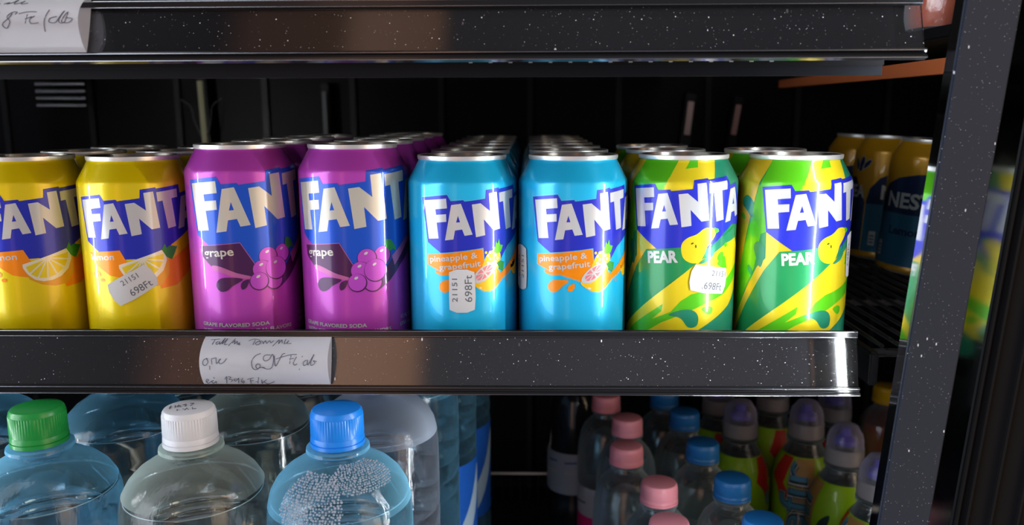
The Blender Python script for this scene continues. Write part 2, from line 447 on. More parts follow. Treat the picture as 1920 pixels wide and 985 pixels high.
# bay on the right: wire shelf and an upper shelf with an orange-brown edge
def wire_shelf():
    t = thing('wire_shelf', 'black wire shelf of the right bay under the yellow iced tea cans', 'shelf', (0, 0, 0))
    b = bmesh.new()
    for i in range(34): tube(b, [(.206+i*.0115, .50, Z(-.1425)), (.206+i*.0115, 1.06, Z(-.1425))], .0014, 6)
    obj('wire_grid', b, mat('wire_black', (.03, .03, .032), .28, spec=.8), t)
    b = bmesh.new()
    for y in (.50, .64, .80, .96): tube(b, [(.20, y, Z(-.1465)), (.72, y, Z(-.1465))], .0028, 8)
    obj('cross_bar', b, mat('wire_black', (.03, .03, .032), .28), t)
    b = bmesh.new(); box(b, (.198, .47, Z(-.158)), (.2035, 1.06, Z(-.138)), bev=.001); obj('side_bracket', b, BLACK, t)
    b = bmesh.new(); box(b, (.1985, .4985, Z(-.153)), (.2125, .503, Z(-.146)), bev=.0006); obj('support_pin', b, mat('pin_zinc', (.6, .65, .7), .25, metal=1.), t)
wire_shelf()
t = thing('cooler_shelf', 'upper shelf of the right bay with an orange-brown side edge', 'shelf', (0, 0, 0))
b = bmesh.new(); box(b, (.262, .47, Z(.046)), (.70, 1.06, Z(.054)), bev=.001); obj('deck', b, BLACK, t)
b = bmesh.new(); 
A, B = Vector((.243, .485, Z(.0262))), Vector((.300, 1.02, Z(.0330)))
for s0, s1 in ((A, B),):
    vs = []
    for p in (s0, s1):
        for dx, dz in ((-.003, -.0045), (.003, -.0045), (.003, .0045), (-.003, .0045)): vs.append(b.verts.new(p + Vector((dx, 0, dz))))
    for q in ((0, 1, 2, 3), (7, 6, 5, 4), (0, 4, 5, 1), (1, 5, 6, 2), (2, 6, 7, 3), (3, 7, 4, 0)): b.faces.new([vs[i] for i in q])
bmesh.ops.recalc_face_normals(b, faces=b.faces)
obj('side_edge', b, mat('orange_brown', (.34, .085, .025), .5), t)['label'] = 'orange-brown side edge'

# uprights on the rear wall
def upright(px, pz0, pz1, w, lean, m, label, hook=False):
    t = thing('rear_upright', label, 'upright', (px, 1.075, Z(pz0)), (0, lean, 0))
    b = bmesh.new(); box(b, (-w/2, -.002, 0), (w/2, .002, pz1-pz0), bev=.0006); obj('strip', b, m, t)
    b = bmesh.new(); box(b, (-w*.9, .002, -.02), (w*.9, .018, pz1-pz0+.01), bev=.001); obj('backing', b, BLACK, t)
    if hook:
        for s in (-1, 1):
            b = bmesh.new(); tube(b, catmull([(s*.004, -.002, .028), (s*.010, -.002, .045), (s*.014, -.002, .065), (s*.026, -.002, .074)], 5, False), .0009, 6)
            obj('bracket_arm', b, mat('arm_dark', (.10, .10, .10), .4), t)
upright(-.419, -.055, .042, .0068, -.02, mat('upright_yellow', (.52, .52, .30), .5), 'thin pale yellow-green upright on the rear wall behind the lemon cans', True)
upright(-.262, -.045, .028, .0055, 0, mat('upright_grey', (.10, .12, .13), .4), 'dim grey upright on the rear wall behind the purple cans')
upright(.200, -.028, .014, .0075, .10, mat('upright_pink', (.75, .52, .46), .4), 'short pinkish upright on the rear wall, left one of two')
upright(.259, -.028, .010, .0065, .14, mat('upright_pink2', (.55, .36, .32), .4), 'short pinkish upright on the rear wall, right one of two')

# louvres of the air duct at the rear left; short pale bars imitate their glints
t = thing('air_vent', 'black slatted air vent at the rear left with pale slats as glints', 'vent', (-.597, 1.07, Z(.012)))
for k in range(4):
    b = bmesh.new(); tube(b, [(-.034, 0, k*.009), (-.02, 0, k*.009), (.018, 0, k*.009), (.03, 0, k*.009)], .0020, 10); obj('slat', b, mat('slat_glint', (.85, .88, .95), .25, metal=1.), t)

# ------------------------------------------------------------------ CANS
YEL = ink('can_yellow', (.86, .66, .0)); NAVY = ink('logo_navy', (.02, .03, .50)); WHT = ink('logo_white', (.60, .60, .60))
ORG = ink('print_orange', (.95, .27, .0)); LGRN = ink('leaf_green', (.03, .28, .03)); RIND = ink('rind_white', (.80, .76, .62)); PEEL = ink('peel_amber', (.78, .36, .01))
PUR = ink('can_purple', (.52, .06, .50)); RBLU = ink('logo_blue', (.01, .09, .62)); MAR = ink('print_maroon', (.07, .012, .08)); GRP = ink('grape_violet', (.52, .07, .58)); CRM = ink('logo_cream', (.60, .56, .48))
SPL = ink('splash_pink', (.50, .12, .34)); CYA = ink('can_cyan', (.015, .52, .88)); CYE = ink('edge_cyan', (.10, .52, .80)); PNK = ink('grapefruit_pink', (.80, .22, .26)); AMB = ink('fruit_amber', (.90, .52, .01))
GRD = ink('pear_dark_green', (.015, .26, .08)); GRL = ink('pear_light_green', (.10, .52, .01)); GRY = ink('pear_yellow', (.80, .62, .015)); TEA = ink('pear_teal', (.02, .24, .13)); GLD = ink('pear_gold', (.70, .48, .02)); DRK = ink('print_dark', (.03, .05, .02)); RED = ink('print_rust', (.22, .03, .01))

def radius(H):
    T = [(0, 33.1), (1, 33.0), (2, 32.75), (3, 32.35), (5, 31.2), (12, 27.4), (13.2, 26.7), (14.5, 26.3), (17.2, 27.0)]
    def r(v):
        if v < 8: return 26.5 + 6.6*math.sqrt(max(0, 1-((8-v)/8)**2))*1. if v > 1.0 else 28.5
        t = v-(H-17.2)
        if t <= 0: return 33.1
        for (a, ra), (b_, rb) in zip(T, T[1:]):
            if t <= b_: return ra + (rb-ra)*(t-a)/(b_-a)
        return 27.
    return r
def shoulder_cuts(H): return [H-17.2+k for k in (0, 1, 2, 3, 5, 8.5, 12, 13.2, 14.3)]

FANTA = {  # measured on the pear can, millimetres
 'F': ([(-37.4, 95.3), (-22.8, 96.8), (-22.4, 91.2), (-29.6, 90.4), (-29.2, 87.2), (-23.0, 87.8), (-22.9, 83.4), (-28.9, 82.7), (-27.9, 73.5), (-34.6, 72.9)], None),
 'A': ([(-19.9, 93.1), (-14.3, 93.9), (-7.8, 75.9), (-12.4, 75.3), (-13.8, 79.0), (-17.9, 78.4), (-18.9, 73.2), (-23.9, 72.5)], [(-16.1, 87.0), (-14.9, 83.2), (-17.2, 83.0)]),
 'N': ([(-8.0, 93.3), (-2.9, 93.9), (3.1, 89.0), (2.4, 99.4), (7.8, 100.0), (10.3, 78.2), (5.5, 77.6), (-1.0, 84.5), (-.2, 75.2), (-5.8, 74.3)], None),
 'T': ([(9.6, 99.4), (23.0, 100.7), (23.0, 95.6), (18.7, 95.2), (20.6, 78.1), (15.2, 77.3), (12.9, 94.2), (9.9, 93.8)], None),
 'A2': ([(26.0, 95.6), (31.4, 96.6), (38.2, 79.6), (33.6, 78.8), (32.1, 82.4), (28.1, 81.8), (27.2, 77.0), (22.2, 76.2)], [(29.8, 90.4), (31.2, 86.7), (28.9, 86.4)])}
SHIELD_TOP = [(-39.2, 96.9), (-22.4, 98.9), (-20.3, 95.3), (-12.9, 95.9), (-12.3, 95.0), (.2, 96.4), (.6, 101.4), (9.2, 102.4), (9.6, 101.6), (24.6, 103.2), (25.2, 97.9), (33.0, 99.2), (41.5, 79.5)]
SHIELD_LOW = [(39.5, 74.0), (33.0, 76.0), (16.5, 67.4), (4.0, 52.0), (-5.0, 60.5), (-19.6, 60.3), (-35.4, 70.9)]
def logo(A, s, du, dv, mw, mn, low=None, f0=(-37.4, 95.3), layer=3):
    T = lambda pts: [(f0[0]+du+(x-f0[0])*s, f0[1]+dv+(y-f0[1])*s) for x, y in pts]
    A.poly(T(SHIELD_TOP + (low or SHIELD_LOW)), mn, layer)
    for k, (o, h) in FANTA.items(): A.poly(T(o), mw, layer+1, [T(h)] if h else ())
    return T

def can_body(A, H, base, parent):
    rad = radius(H)
    nbase = A.mi(base); nsil = A.mi(SILVER)
    def extra(bm, s):
        prof = [(0, .0072), (.018, .0055), (.0235, .0008), (.0245, 0), (.0258, .0004), (.0275, .002)]
        prof += [(rad(v)/1000, v/1000) for v in (3, 4.5, 6, 8, 20, 60, H-17.2, H-16.2, H-15.2, H-14.2, H-12.2, H-8.7, H-5.2, H-4.0, H-2.9)]
        mats = [nsil]*5 + [nbase]*40
        lathe(bm, prof, 110, mats=mats)
    return A.wrap(rad, 'can_body', parent, extra, zs=shoulder_cuts(H)+[4.5, 6, 8])
def lid_meshes(H, parent):
    h = H/1000
    b = bmesh.new()
    lathe(b, [(.0262, h-.0030), (.0268, h-.0026), (.0270, h-.0012), (.0269, h-.0003), (.0264, h), (.0258, h-.0004), (.0252, h-.0030), (.0243, h-.0062), (.0234, h-.0068), (.0228, h-.0062), (.0224, h-.0046), (.0216, h-.0042), (.012, h-.0042), (0, h-.0042)], 72, mats=[0]*5+[1]*12)
    lid = obj('lid', b, [SILVER, SILVERB], parent)
    b = bmesh.new()   # ring-pull: oval ring with a finger hole
    o = circ(0, .002, .0075, 24, .0115); i_ = circ(0, -.003, .0045, 24, .0042)
    loops = [[Vector((x, y, 0)) for x, y in o], [Vector((x, y, 0)) for x, y in i_]]
    flat = o + i_
    for zz, fl in ((h-.0022, False), (h-.0032, True)):
        vs = [b.verts.new((x, y, zz)) for x, y in flat]
        for t_ in tessellate_polygon(loops):
            b.faces.new([vs[k] for k in t_])
    b.verts.ensure_lookup_table(); n = len(flat)
    for st, cn in ((0, 24), (24, 24)):
        for k in range(cn):
            a, c = st+k, st+(k+1) % cn
            b.faces.new((b.verts[a], b.verts[c], b.verts[c+n], b.verts[a+n]))
    bmesh.ops.recalc_face_normals(b, faces=b.faces)
    obj('pull_tab', b, SILVER, lid)

def make_lemon():
    H = 115.2; t = thing('soda_can', '', 'can'); A = Art()
    dl = -8.2
    logo(A, 1, -21.5+37.4, 90-95.3, WHT, NAVY, layer=3)
    A.poly([(-17.9, 59.0), (2.9, 60.7), (7.1, 51.8), (7.4, 43.5), (-4.0, 45.5), (-14.7, 52.5)], ORG, 4)
    A.text('lemon', -16.9, 54.3, 5.2, WHT, 5, width=16.2, bold=.015, rot=.05)
    A.poly([(20, 56), (26.9, 59.0), (31.9, 53.0), (49.8, 62.9), (53, 66), (52, 52), (44, 44), (34, 37), (24, 36)], ORG, 4, smooth=0)
    sk = [(x+dl, y) for x, y in [(10.1, 50.3), (13.1, 42.6), (19.4, 39.0), (26.0, 37.5), (32.9, 38.3), (37.9, 44.7), (38.4, 55.6), (36.5, 59.5)]]
    A.poly(sk, PEEL, 5)
    w = [(x+dl, y) for x, y in [(9.9, 52.0), (35.7, 59.9), (37.1, 58.8), (36.8, 52.8), (34.4, 47.1), (29.8, 43.0), (24.8, 41.3), (20.1, 41.0), (15.6, 42.4), (11.9, 46.2), (9.9, 49.9)]]
    A.poly(w, RIND, 6)
    cx, cy = 23.2+dl, 55.0
    arc = [(x+dl, y) for x, y in [(11.3, 50.9), (13.4, 46.2), (17.4, 43.4), (22.4, 42.9), (27.6, 44.6), (32.0, 48.3), (34.6, 53.0), (35.2, 57.6)]]
    for p, q in zip(arc, arc[1:]):
        mx_, my_ = (p[0]+q[0])/2, (p[1]+q[1])/2
        sh = lambda a, k: (mx_+(a[0]-mx_)*k, my_+(a[1]-my_)*k)
        c2 = (cx + (mx_-cx)*.16, cy + (my_-cy)*.16)
        A.poly([c2, sh(p, .80), sh(q, .80)], GRY, 7)
    A.poly([(26.0, 59.6), (28.0, 63), (29.1, 60.4), (30.8, 61.6), (36.1, 60.5), (34, 56.5), (31.9, 53.0), (28.5, 55)], LGRN, 7)
    A.poly(circ(-13.5, 46.0, 3.0, ry=2.0), ORG, 4); A.poly(circ(-9.5, 42.6, 1.6, ry=1.1), ORG, 4)
    can_body(A, H, YEL, t); lid_meshes(H, t); return t
def make_grape():
    H = 122.; t = thing('soda_can', '', 'can'); A = Art()
    T = logo(A, 1.24, -33+37.4, 99.6-95.3, CRM, RBLU, layer=3, low=[(39.5, 74.0), (33.0, 76.0), (27, 68), (16, 57), (4.0, 50.0), (-8.0, 52.5), (-19.6, 60.3), (-35.4, 70.9)])
    A.poly([(-28.6, 63.0), (-2.9, 65.3), (4.8, 52.1), (5.0, 43.5), (-9.4, 47.4), (-20.6, 50.7), (-27.4, 56.5)], MAR, 5)
    A.line([(-28.6, 63.0), (-2.9, 65.3), (4.8, 52.1)], .35, SPL, 6)
    A.text('grape', -25.6, 56.6, 7.0, CRM, 7, width=19, bold=.018, rot=.07)
    A.poly([(28.7, 53.9), (41.3, 61.9), (56.8, 62.4), (46, 56), (36.2, 49.8), (27.5, 41.6), (20.6, 37.0), (14, 38)], MAR, 5)
    A.poly([(29, 56), (43, 66), (48, 66), (36, 55), (31, 50)], SPL, 6)
    A.poly([(-20.5, 51.6), (-14.7, 50.9), (-6, 47.4), (2.5, 44.8), (2.5, 43.4), (-6, 44.6), (-14.9, 47.6), (-19.5, 49.0)], SPL, 6, smooth=4)
    A.poly([(-18.3, 41.0), (-15.8, 43.8), (-10.2, 44.6), (-2.4, 43.4), (-8.5, 39.5), (-11.9, 36.7), (-15.5, 36.0), (-18.1, 38.1)], MAR, 5, smooth=4)
    A.poly([(-3.8, 39.7), (-2.4, 42.2), (1.0, 43.0), (-.6, 38.5), (-3.1, 37.2)], MAR, 5, smooth=4)
    G = [(22.4, 57.2, 5.2), (12.8, 56.2, 5.4), (8.8, 48.8, 5.4), (17.6, 48.8, 6.6), (15.9, 41.6, 5.3), (6.7, 41.9, 5.1)]
    order = [0, 1, 2, 4, 3, 5]
    for n, k in enumerate(order):
        x, y, r = G[k]; A.poly(circ(x+.25, y-.35, r+.45), MAR, 6+n); A.poly(circ(x, y, r), GRP, 6.5+n)
        if k != 4: A.poly(circ(x-.5, y+r*.52, 1.25, 14, .75, .5), WHT, 7+n)
    A.poly([(24.5, 61.9), (25.2, 66.5), (28.4, 65.9), (31, 62.5), (32.4, 59.0), (29.5, 60.2), (27.5, 59.0)], LGRN, 12)
    A.text('GRAPE FLAVORED SODA', -31, 14.6, 3.1, WHT, 5, width=42.5, bold=.03)
    A.text('WITH OTHER NATURAL FLAVORS', -31, 10.7, 3.1, WHT, 5, width=58, bold=.03)
    A.text('12 FL OZ', 35.4, 16.4, 3.0, WHT, 6, width=13, bold=.02); A.text('(355 mL)', 34.6, 12.0, 3.0, WHT, 6, width=13, bold=.02)
    A.line(catmull([(18, 34), (26, 28), (22, 20), (12, 15)], 6, False), .18, SPL, 4)
    can_body(A, H, PUR, t); lid_meshes(H, t); return t
def make_cyan():
    H = 115.2; t = thing('soda_can', '', 'can'); A = Art()
    # pale edge line around the logo block, then the logo itself
    T = logo(A, 1, -25.4+37.4, 89.9-95.3, WHT, NAVY, layer=3)
    A.line(T([(-39.5, 71), (-39.6, 97.3), (-22.3, 99.4), (-20.0, 95.8), (-13, 96.4), (-12.0, 95.5), (-.2, 96.8)]), .45, CYE, 2)
    A.poly([(-23.8, 58.6), (10.6, 62.4), (11.4, 53.7), (17.5, 53.2), (22.5, 46.3), (38.1, 57.5), (45, 66), (45, 55), (38.6, 49.5), (30, 44.5), (24.2, 41.9), (18.9, 37.2), (14.5, 35.5), (10.1, 36.0), (6.0, 38.8), (3.0, 42.4), (-9.5, 46.5), (-18.8, 49.7), (-24.2, 51.9)], CYE, 4)
    A.poly([(-23.4, 58.2), (10.1, 62.0), (10.9, 53.7), (17.5, 53.2), (22.5, 46.3), (38.1, 56.7), (45, 65), (45, 56), (38.6, 50.3), (29.5, 45.4), (24.0, 43.0), (18.9, 38.2), (14.5, 36.3), (10.3, 36.8), (6.5, 39.4), (3.2, 43.1), (-9.5, 47.2), (-18.8, 50.3), (-23.5, 52.2)], ORG, 5)
    for p in ([(-15.2, 41.8), (-12.5, 43.5), (-7.2, 43.9), (-3.4, 43.3), (-6.6, 40.7), (-9.5, 37.6), (-12.4, 36.1), (-14.9, 36.9), (-16.2, 39.1)], [(-2.3, 41.1), (-.2, 41.6), (-.2, 39.1), (-2.0, 37.1), (-4.0, 37.7), (-3.7, 39.9)]):
        A.poly([(x*1.0, y) for x, y in p], ORG, 5, smooth=4)
    A.poly([(-18.5, 48.8), (-14, 49.0), (-9, 47.0), (-13, 46.4), (-17, 47.0)], ORG, 5, smooth=3)
    A.poly([(31.5, 50), (37, 53), (40, 50), (39, 44), (35, 44), (33, 47)], AMB, 5, smooth=3)
    A.text('pineapple &', -21.8, 53.9, 5.0, WHT, 7, width=29, bold=.015, rot=.10)
    A.text('grapefruit', -15.6, 49.4, 5.0, WHT, 7, width=24.6, bold=.015, rot=.10)
    A.poly([(3.6, 43.1), (6.5, 39.1), (10.7, 36.9), (14.5, 36.7), (17.3, 39.0), (18.2, 43.9), (19.3, 48.4), (14.7, 51.9)], AMB, 6, smooth=4)
    A.poly([(10.4, 51.0), (10.9, 54.2), (12.4, 57.6), (15.4, 60.2), (19.4, 60.4), (22.2, 58.0), (22.2, 53.9), (20.2, 49.2)], AMB, 6, smooth=4)
    random.seed(3)
    for i in range(5):
        for j in range(4):
            A.poly(circ(12.2+j*2.6+(i % 2)*1.2, 51.5+i*2.0, .85, 10), RIND if (i+j) % 2 else GRY, 7)
    A.poly([(3.8, 43.1), (4.8, 46.5), (8.5, 50.4), (13.0, 52.6), (17.0, 53.6), (19.3, 52.0), (17.8, 48.6), (14.3, 45.4), (10.6, 42.6), (6.5, 41.8)], WHT, 8, smooth=4)
    c = (11.2, 47.7); ux, uy = .80, .60
    for k in range(8):
        a0, a1 = 2*math.pi*k/8+.09, 2*math.pi*(k+1)/8-.09
        def P(a, r): x, y = 7.3*r*math.cos(a), 3.4*r*math.sin(a); return (c[0]+x*ux-y*uy, c[1]+x*uy+y*ux)
        A.poly([P((a0+a1)/2, .16)] + [P(a0+(a1-a0)*i/4, .86) for i in range(5)], PNK, 9)
    A.poly([(17.0, 59.6), (16.6, 62.4), (18.3, 62.2), (18.9, 65.6), (20.0, 63.9), (21.2, 66.9), (21.9, 63.4), (24.3, 62.8), (22.6, 59.1), (19.5, 58.2)], GRL, 8)
    A.poly([(19.4, 52.5), (21.9, 54.0), (25.4, 52.8), (24.2, 47.2), (21.5, 49)], LGRN, 10)
    A.poly(circ(8.5, 38.9, 1.0, 10, .5, -.3), RIND, 8)
    A.text('®', 26.6, 41.0, 2.8, ORG, 6)
    can_body(A, H, CYA, t); lid_meshes(H, t); return t
def make_pear():
    H = 115.2; t = thing('soda_can', '', 'can'); A = Art()
    # broad colour fields
    A.poly([(-104, 3.2), (-104, 112.2), (-40, 112.2), (-37.6, 112.2), (-42.0, 97.7), (-49.6, 69.9), (-62, 20), (-66, 3.2)], GLD, .5)
    A.poly([(-37.6, 112.2), (-9.8, 112.2), (-16.6, 95.9), (-20, 92), (-38, 90), (-40.5, 98.5)], GRL, 1)
    A.poly([(-9.4, 112.2), (18.6, 112.2), (12.0, 98.0), (-10, 92), (-17.5, 95.6)], GRY, 1)
    A.poly([(-41.5, 98), (-36, 98), (-35.4, 70.9), (-38.9, 69.4), (-42.5, 48.6), (-61.4, 8.3), (-63.4, 3.2), (-67.7, 3.2), (-56, 45), (-49.4, 68.1)], GRL, 1)
    A.poly([(-4.3, 107.6), (-1.2, 112.2), (2.2, 112.2), (4.5, 112.2), (4.0, 108.4), (0, 108.1)], GRL, 2)
    A.poly([(-51.2, 91.2), (-48.4, 90.6), (-44.9, 87.2), (-45.3, 82.0), (-45.9, 78.4), (-51.0, 82.5), (-55.0, 85.6), (-54.7, 89.1)], TEA, 2, smooth=4)
    A.poly(circ(-54, 78.5, 2.6, 16, 1.6, -.6), GRL, 2)
    # gold stripe beside the dark field
    A.poly([(-35.4, 70.9), (-20.2, 60.9), (-26.9, 59.9), (-35.8, 47.8), (-59.5, 5.0), (-62.5, 3.2), (-61.5, 8.9), (-40.5, 49.5), (-35.0, 55.4)], GLD, 2)
    A.poly([(-41.3, 64.5), (-38.6, 64.2), (-35.9, 61.1), (-36.2, 54.7), (-38.5, 49.6), (-42.3, 57.4), (-43.3, 61.9)], TEA, 3, smooth=4)
    A.poly(circ(-45.5, 47, 1.6, 16, 3.2, .5), TEA, 2.5)
    # yellow sweep
    A.poly([(2.7, 52.6), (11, 58), (17.0, 62.0), (24.7, 65.9), (34, 68), (40, 60), (38, 34), (28.4, 24.4), (16.1, 17.8), (1.1, 10), (-6, 4.0), (-52, 3.2), (-46.2, 10.2), (-28, 26)], GRY, 2)
    A.poly([(-40.5, 9.4), (-15.3, 28.2), (-16.0, 23.8), (-21.8, 18.3), (-10.5, 23.8), (-5.1, 30.5), (1.0, 34.7), (8.6, 36.6), (23.3, 41), (38, 50), (40, 44), (23.5, 33.4), (11.0, 29.3), (1.9, 25.3), (-5.9, 21.8), (-16.1, 16.8), (-23.7, 11.4), (-34, 6.5), (-44, 4)], GRL, 3)
    A.poly([(-11.6, 21.9), (-6.0, 24.8), (-.4, 25.6), (3.9, 24.1), (5.8, 20.5), (5.2, 16.2), (2.3, 14.6), (-.8, 15.4), (-3.6, 19.2), (-6.4, 20.9)], TEA, 4, smooth=4)
    A.poly([(7.5, 25.8), (11.6, 27.4), (14.9, 25.8), (14.1, 22.7), (11.4, 22.3)], GRL, 4, smooth=4)
    A.poly([(-6, 3.2), (3, 8), (5.8, 13.0), (16.1, 18.8), (28.4, 25.4), (42, 36), (50, 36), (50, 3.2)], TEA, 3)
    A.poly([(2.2, 67), (12.3, 62.2), (16.6, 67.3), (26.4, 70.5), (34, 74), (34, 66), (24.2, 64.0), (17.6, 60.7), (10, 56)], TEA, 5)
    A.poly(circ(19.5, 56.5, 2.0, 16, 3.0, -.7), GRL, 3); A.poly(circ(23.5, 63, 1.4, 12, 1.4), GRL, 6)
    A.poly([(17, 52), (20, 56.5), (23.5, 56.2), (26, 48), (20, 50)], GRL, 3)
    A.poly([(18.6, 112.2), (12.4, 98), (24, 100), (34, 96), (40, 80), (52, 80), (56, 112.2)], TEA, .8)
    logo(A, 1, 0, 0, WHT, NAVY, layer=6, low=[(39.5, 74.0), (28.8, 74.5), (23.3, 71.3), (16.5, 66.0), (4.0, 58.0), (-5.0, 62.6), (-19.6, 60.7), (-35.4, 70.9)])
    A.poly([(-27.0, 59.9), (-5.0, 62.6), (6, 60), (2.7, 52.7), (-20, 34), (-30, 42), (-35.8, 47.8)], GRD, 7)
    fr = [(-5.6, 61.8), (-4.9, 65.4), (-1.8, 68.3), (3.2, 70.3), (7.2, 73.3), (11.5, 73.8), (14.8, 72.2), (14.7, 69.3), (12.8, 66.6), (10.0, 63.3), (8.2, 58.8), (5.8, 54.5), (2.6, 53.2), (-1.4, 54.0), (-4.5, 56.8)]
    A.poly([(5, 52.8), (9.5, 57), (12.5, 62), (14.6, 63.8), (14.6, 59), (11, 54.4)], TEA, 7.5, smooth=3)
    A.poly(fr, GRY, 8, smooth=4)
    A.poly(circ(.6, 64.9, .9, 10, .45, .4), DRK, 9); A.poly(circ(2.7, 63.2, .45, 10, 1.0, .1), DRK, 9)
    A.poly([(13.8, 73.9), (16.9, 72.8), (17.4, 71.4), (15.0, 70.2), (14.2, 71.8)], GRL, 9)
    A.text('PEAR', -25.4, 52.2, 9.4, WHT, 9, width=18.4, bold=.045, rot=.095)
    A.text('RECYCLE ME', -69.5, 19.7, 6.2, RED, 3, width=46, bold=.02, rot=math.pi/2)
    can_body(A, H, GRD, t); lid_meshes(H, t); return t

TYEL = ink('tea_yellow', (.66, .33, .01)); TNAV = ink('tea_navy', (.012, .022, .09)); TBLU = ink('tea_blue', (.03, .14, .26)); TWH = ink('tea_white', (.62, .62, .62))
def make_tea():
    H = 115.2; t = thing('iced_tea_can', '', 'can'); A = Art()
    A.poly([(-47, 52), (-44, 66), (-36, 76), (-24, 82), (-8, 86), (1, 87), (1, 52)], TNAV, 1)
    A.poly([(-47, 8), (-47, 52), (1, 52), (1, 8)], TBLU, 1); A.line([(-47, 8), (-47, 53)], 1., TYEL, 2); 
    A.poly([(1, 6), (1, 92), (6, 100), (30, 100), (34, 92), (34, 6)], TNAV, 2)
    A.text('NESTEA', -33.5, 57.5, 17.5, TWH, 1.6, width=62, bold=.03)
    A.text('Lemon', -27, 34.5, 9.5, TNAV, 2, width=28, bold=.04)
    A.poly([(-40, 14), (-40, 27), (-34, 27), (-34, 14)], TWH, 2); 
    for z in (16, 19, 22): A.poly([(-39, z), (-39, z+1.5), (-35, z+1.5), (-35, z)], TBLU, 3)
    for i in range(16): A.poly([(8, 26+i*2.0), (8, 27.1+i*2.0), (28, 27.1+i*2.0), (28, 26+i*2.0)], TWH, 3)
    for x in (7, 12, 16, 21, 25): A.line([(x, 62), (x, 84)], .8, TWH, 3)
    A.line(circ(17, 16, 6, 24), .9, TWH, 3, True)
    # leaf emblem
    for cx, rot, s in ((-62, 1.9, 1), (-56, 1.35, 1.25), (-50, .75, 1)):
        pts = circ(cx, 88, 6*s, 20, 2.4*s, rot); A.poly(pts, TNAV, 2); A.line(pts, .5, TWH, 3, True)
    A.poly([(-95, 40), (-95, 60), (-78, 76), (-62, 76), (-47, 52), (-47, 8), (-60, 8), (-66, 40)], TNAV, .8)
    A.text('TEA', -73, 57.5, 16, TWH, 1.5, width=24, bold=.03)
    A.poly([(-100, 6), (-100, 30), (-72, 36), (-60, 6)], TYEL, 1.2)
    can_body(A, H, TYEL, t); lid_meshes(H, t); return t

def children(o): return [c for c in bpy.data.objects if c.parent == o]
def copy_tree(o, parent=None):
    c = o.copy(); COL.objects.link(c); c.parent = parent
    for ch in children(o):
        if ch.name.startswith('price_sticker'): continue
        copy_tree(ch, c)
    return c
def sticker(parent, H, cu, cv, w, h, rot, texts, notch=True):
    A = Art(); c, s = math.cos(rot), math.sin(rot)
    T = lambda x, y: (cu + x*c - y*s, cv + x*s + y*c)
    p = [(-w/2, -h/2), (-w/6, -h/2-.6), (w/6, -h/2-.3), (w/2, -h/2), (w/2+1.6, -h*.2), (w/2+1.6, h*.2), (w/2, h/2), (w/6, h/2), (-w/6, h/2+.2), (-w/2, h/2), (-w/2-1.6, h*.22), (-w/2-1.6, -h*.2)]
    A.poly([T(*q) for q in p], STK, 15)
    for tx, x, y, sz, wd in texts:
        u, v = T(x, y); A.text(tx, u, v, sz, STKINK, 16.5, width=wd, rot=rot)
    o = A.wrap(radius(H), 'price_sticker', parent, zs=shoulder_cuts(H)); o['label'] = 'white price sticker'
    return o

PROTO = {'lemon': make_lemon(), 'grape': make_grape(), 'pineapple': make_cyan(), 'pear': make_pear(), 'tea': make_tea()}
used = set()
ORD = ['front', 'second', 'third', 'fourth', 'fifth', 'sixth', 'seventh', 'eighth']
DESC = {'lemon': 'yellow lemon soda can', 'grape': 'purple grape soda can', 'pineapple': 'sky-blue pineapple and grapefruit soda can', 'pear': 'green and yellow pear can'}
KIND = {'lemon': 'yellow lemon', 'grape': 'purple grape', 'pineapple': 'sky-blue', 'pear': 'green pear'}
GRPN = {'lemon': 'yellow lemon cans on the middle shelf', 'grape': 'purple grape cans on the middle shelf', 'pineapple': 'sky-blue cans on the middle shelf', 'pear': 'pear cans on the middle shelf'}
def place_can(kind, x, y, z, rz, label, group, tilt=0):
    o = PROTO[kind]
    if kind in used: o = copy_tree(o)
    used.add(kind)
    o.location = (x, y, z); o.rotation_euler = (0, tilt, rz); o['label'] = label; o['group'] = group
    return o
# lanes: kind, x, front y, rotation (mm of arc), rows, text for the front can, text for the lane
LANES = [('lemon', -.3110, .5105, 8.2, 3, 'without sticker at the left edge of the photo', 'leftmost lane'),
         ('lemon', -.2443, .5105, 0, 3, 'with a crooked white price sticker', 'lemon lane next to the purple cans'),
         ('grape', -.1775, .5095, 10.7, 4, 'beside the yellow lemon can', 'grape lane beside the lemon cans'),
         ('grape', -.1080, .5085, 0, 5, 'beside the sky-blue can', 'grape lane beside the sky-blue cans'),
         ('pineapple', -.0411, .5065, 3.9, 7, 'with an upright price sticker', 'blue lane beside the grape cans'),
         ('pineapple', .0262, .5065, 0, 7, 'beside the pear cans', 'blue lane beside the pear cans'),
         ('pear', .0933, .5100, 0, 3, 'with the price sticker on its front', 'pear lane beside the blue cans'),
         ('pear', .1600, .5065, 10.9, 2, 'at the right end, beside the dusty post', 'rightmost lane')]
fronts = []
random.seed(11)
for kind, x, y, du, rows, ft, lt in LANES:
    for r in range(rows):
        rz = du/33.1 if r == 0 else random.choice((0, 1, -1, 2))*math.pi/2
        if kind == 'grape' and r == 1: rz = -math.pi/2
        if kind == 'pear' and r == 1: rz = (0 if x > .12 else math.pi/2)
        jx = 0 if r == 0 else random.uniform(-.0006, .0006)
        lab = (DESC[kind] + ' ' + ft) if r == 0 else f"{KIND[kind]} can, {ORD[r]} from the front in the {lt}"
        o = place_can(kind, x+jx, y+r*.0668, 1.0002, rz, lab, GRPN[kind])
        if r == 0: fronts.append(o)
sticker(fronts[1], 115.2, 8.2, 39.6, 24.5, 14.5, .50, [('21151', -4.6, 2.2, 4.6, 10.5), ('698Ft', -3.4, -5.8, 6.2, 13.2)])
sticker(fronts[4], 115.2, -2.4, 37.3, 22.5, 14.6, math.pi/2, [('21151', -6.5, 2.6, 4.4, 14), ('698Ft', -6.5, -5.8, 6.0, 16)])
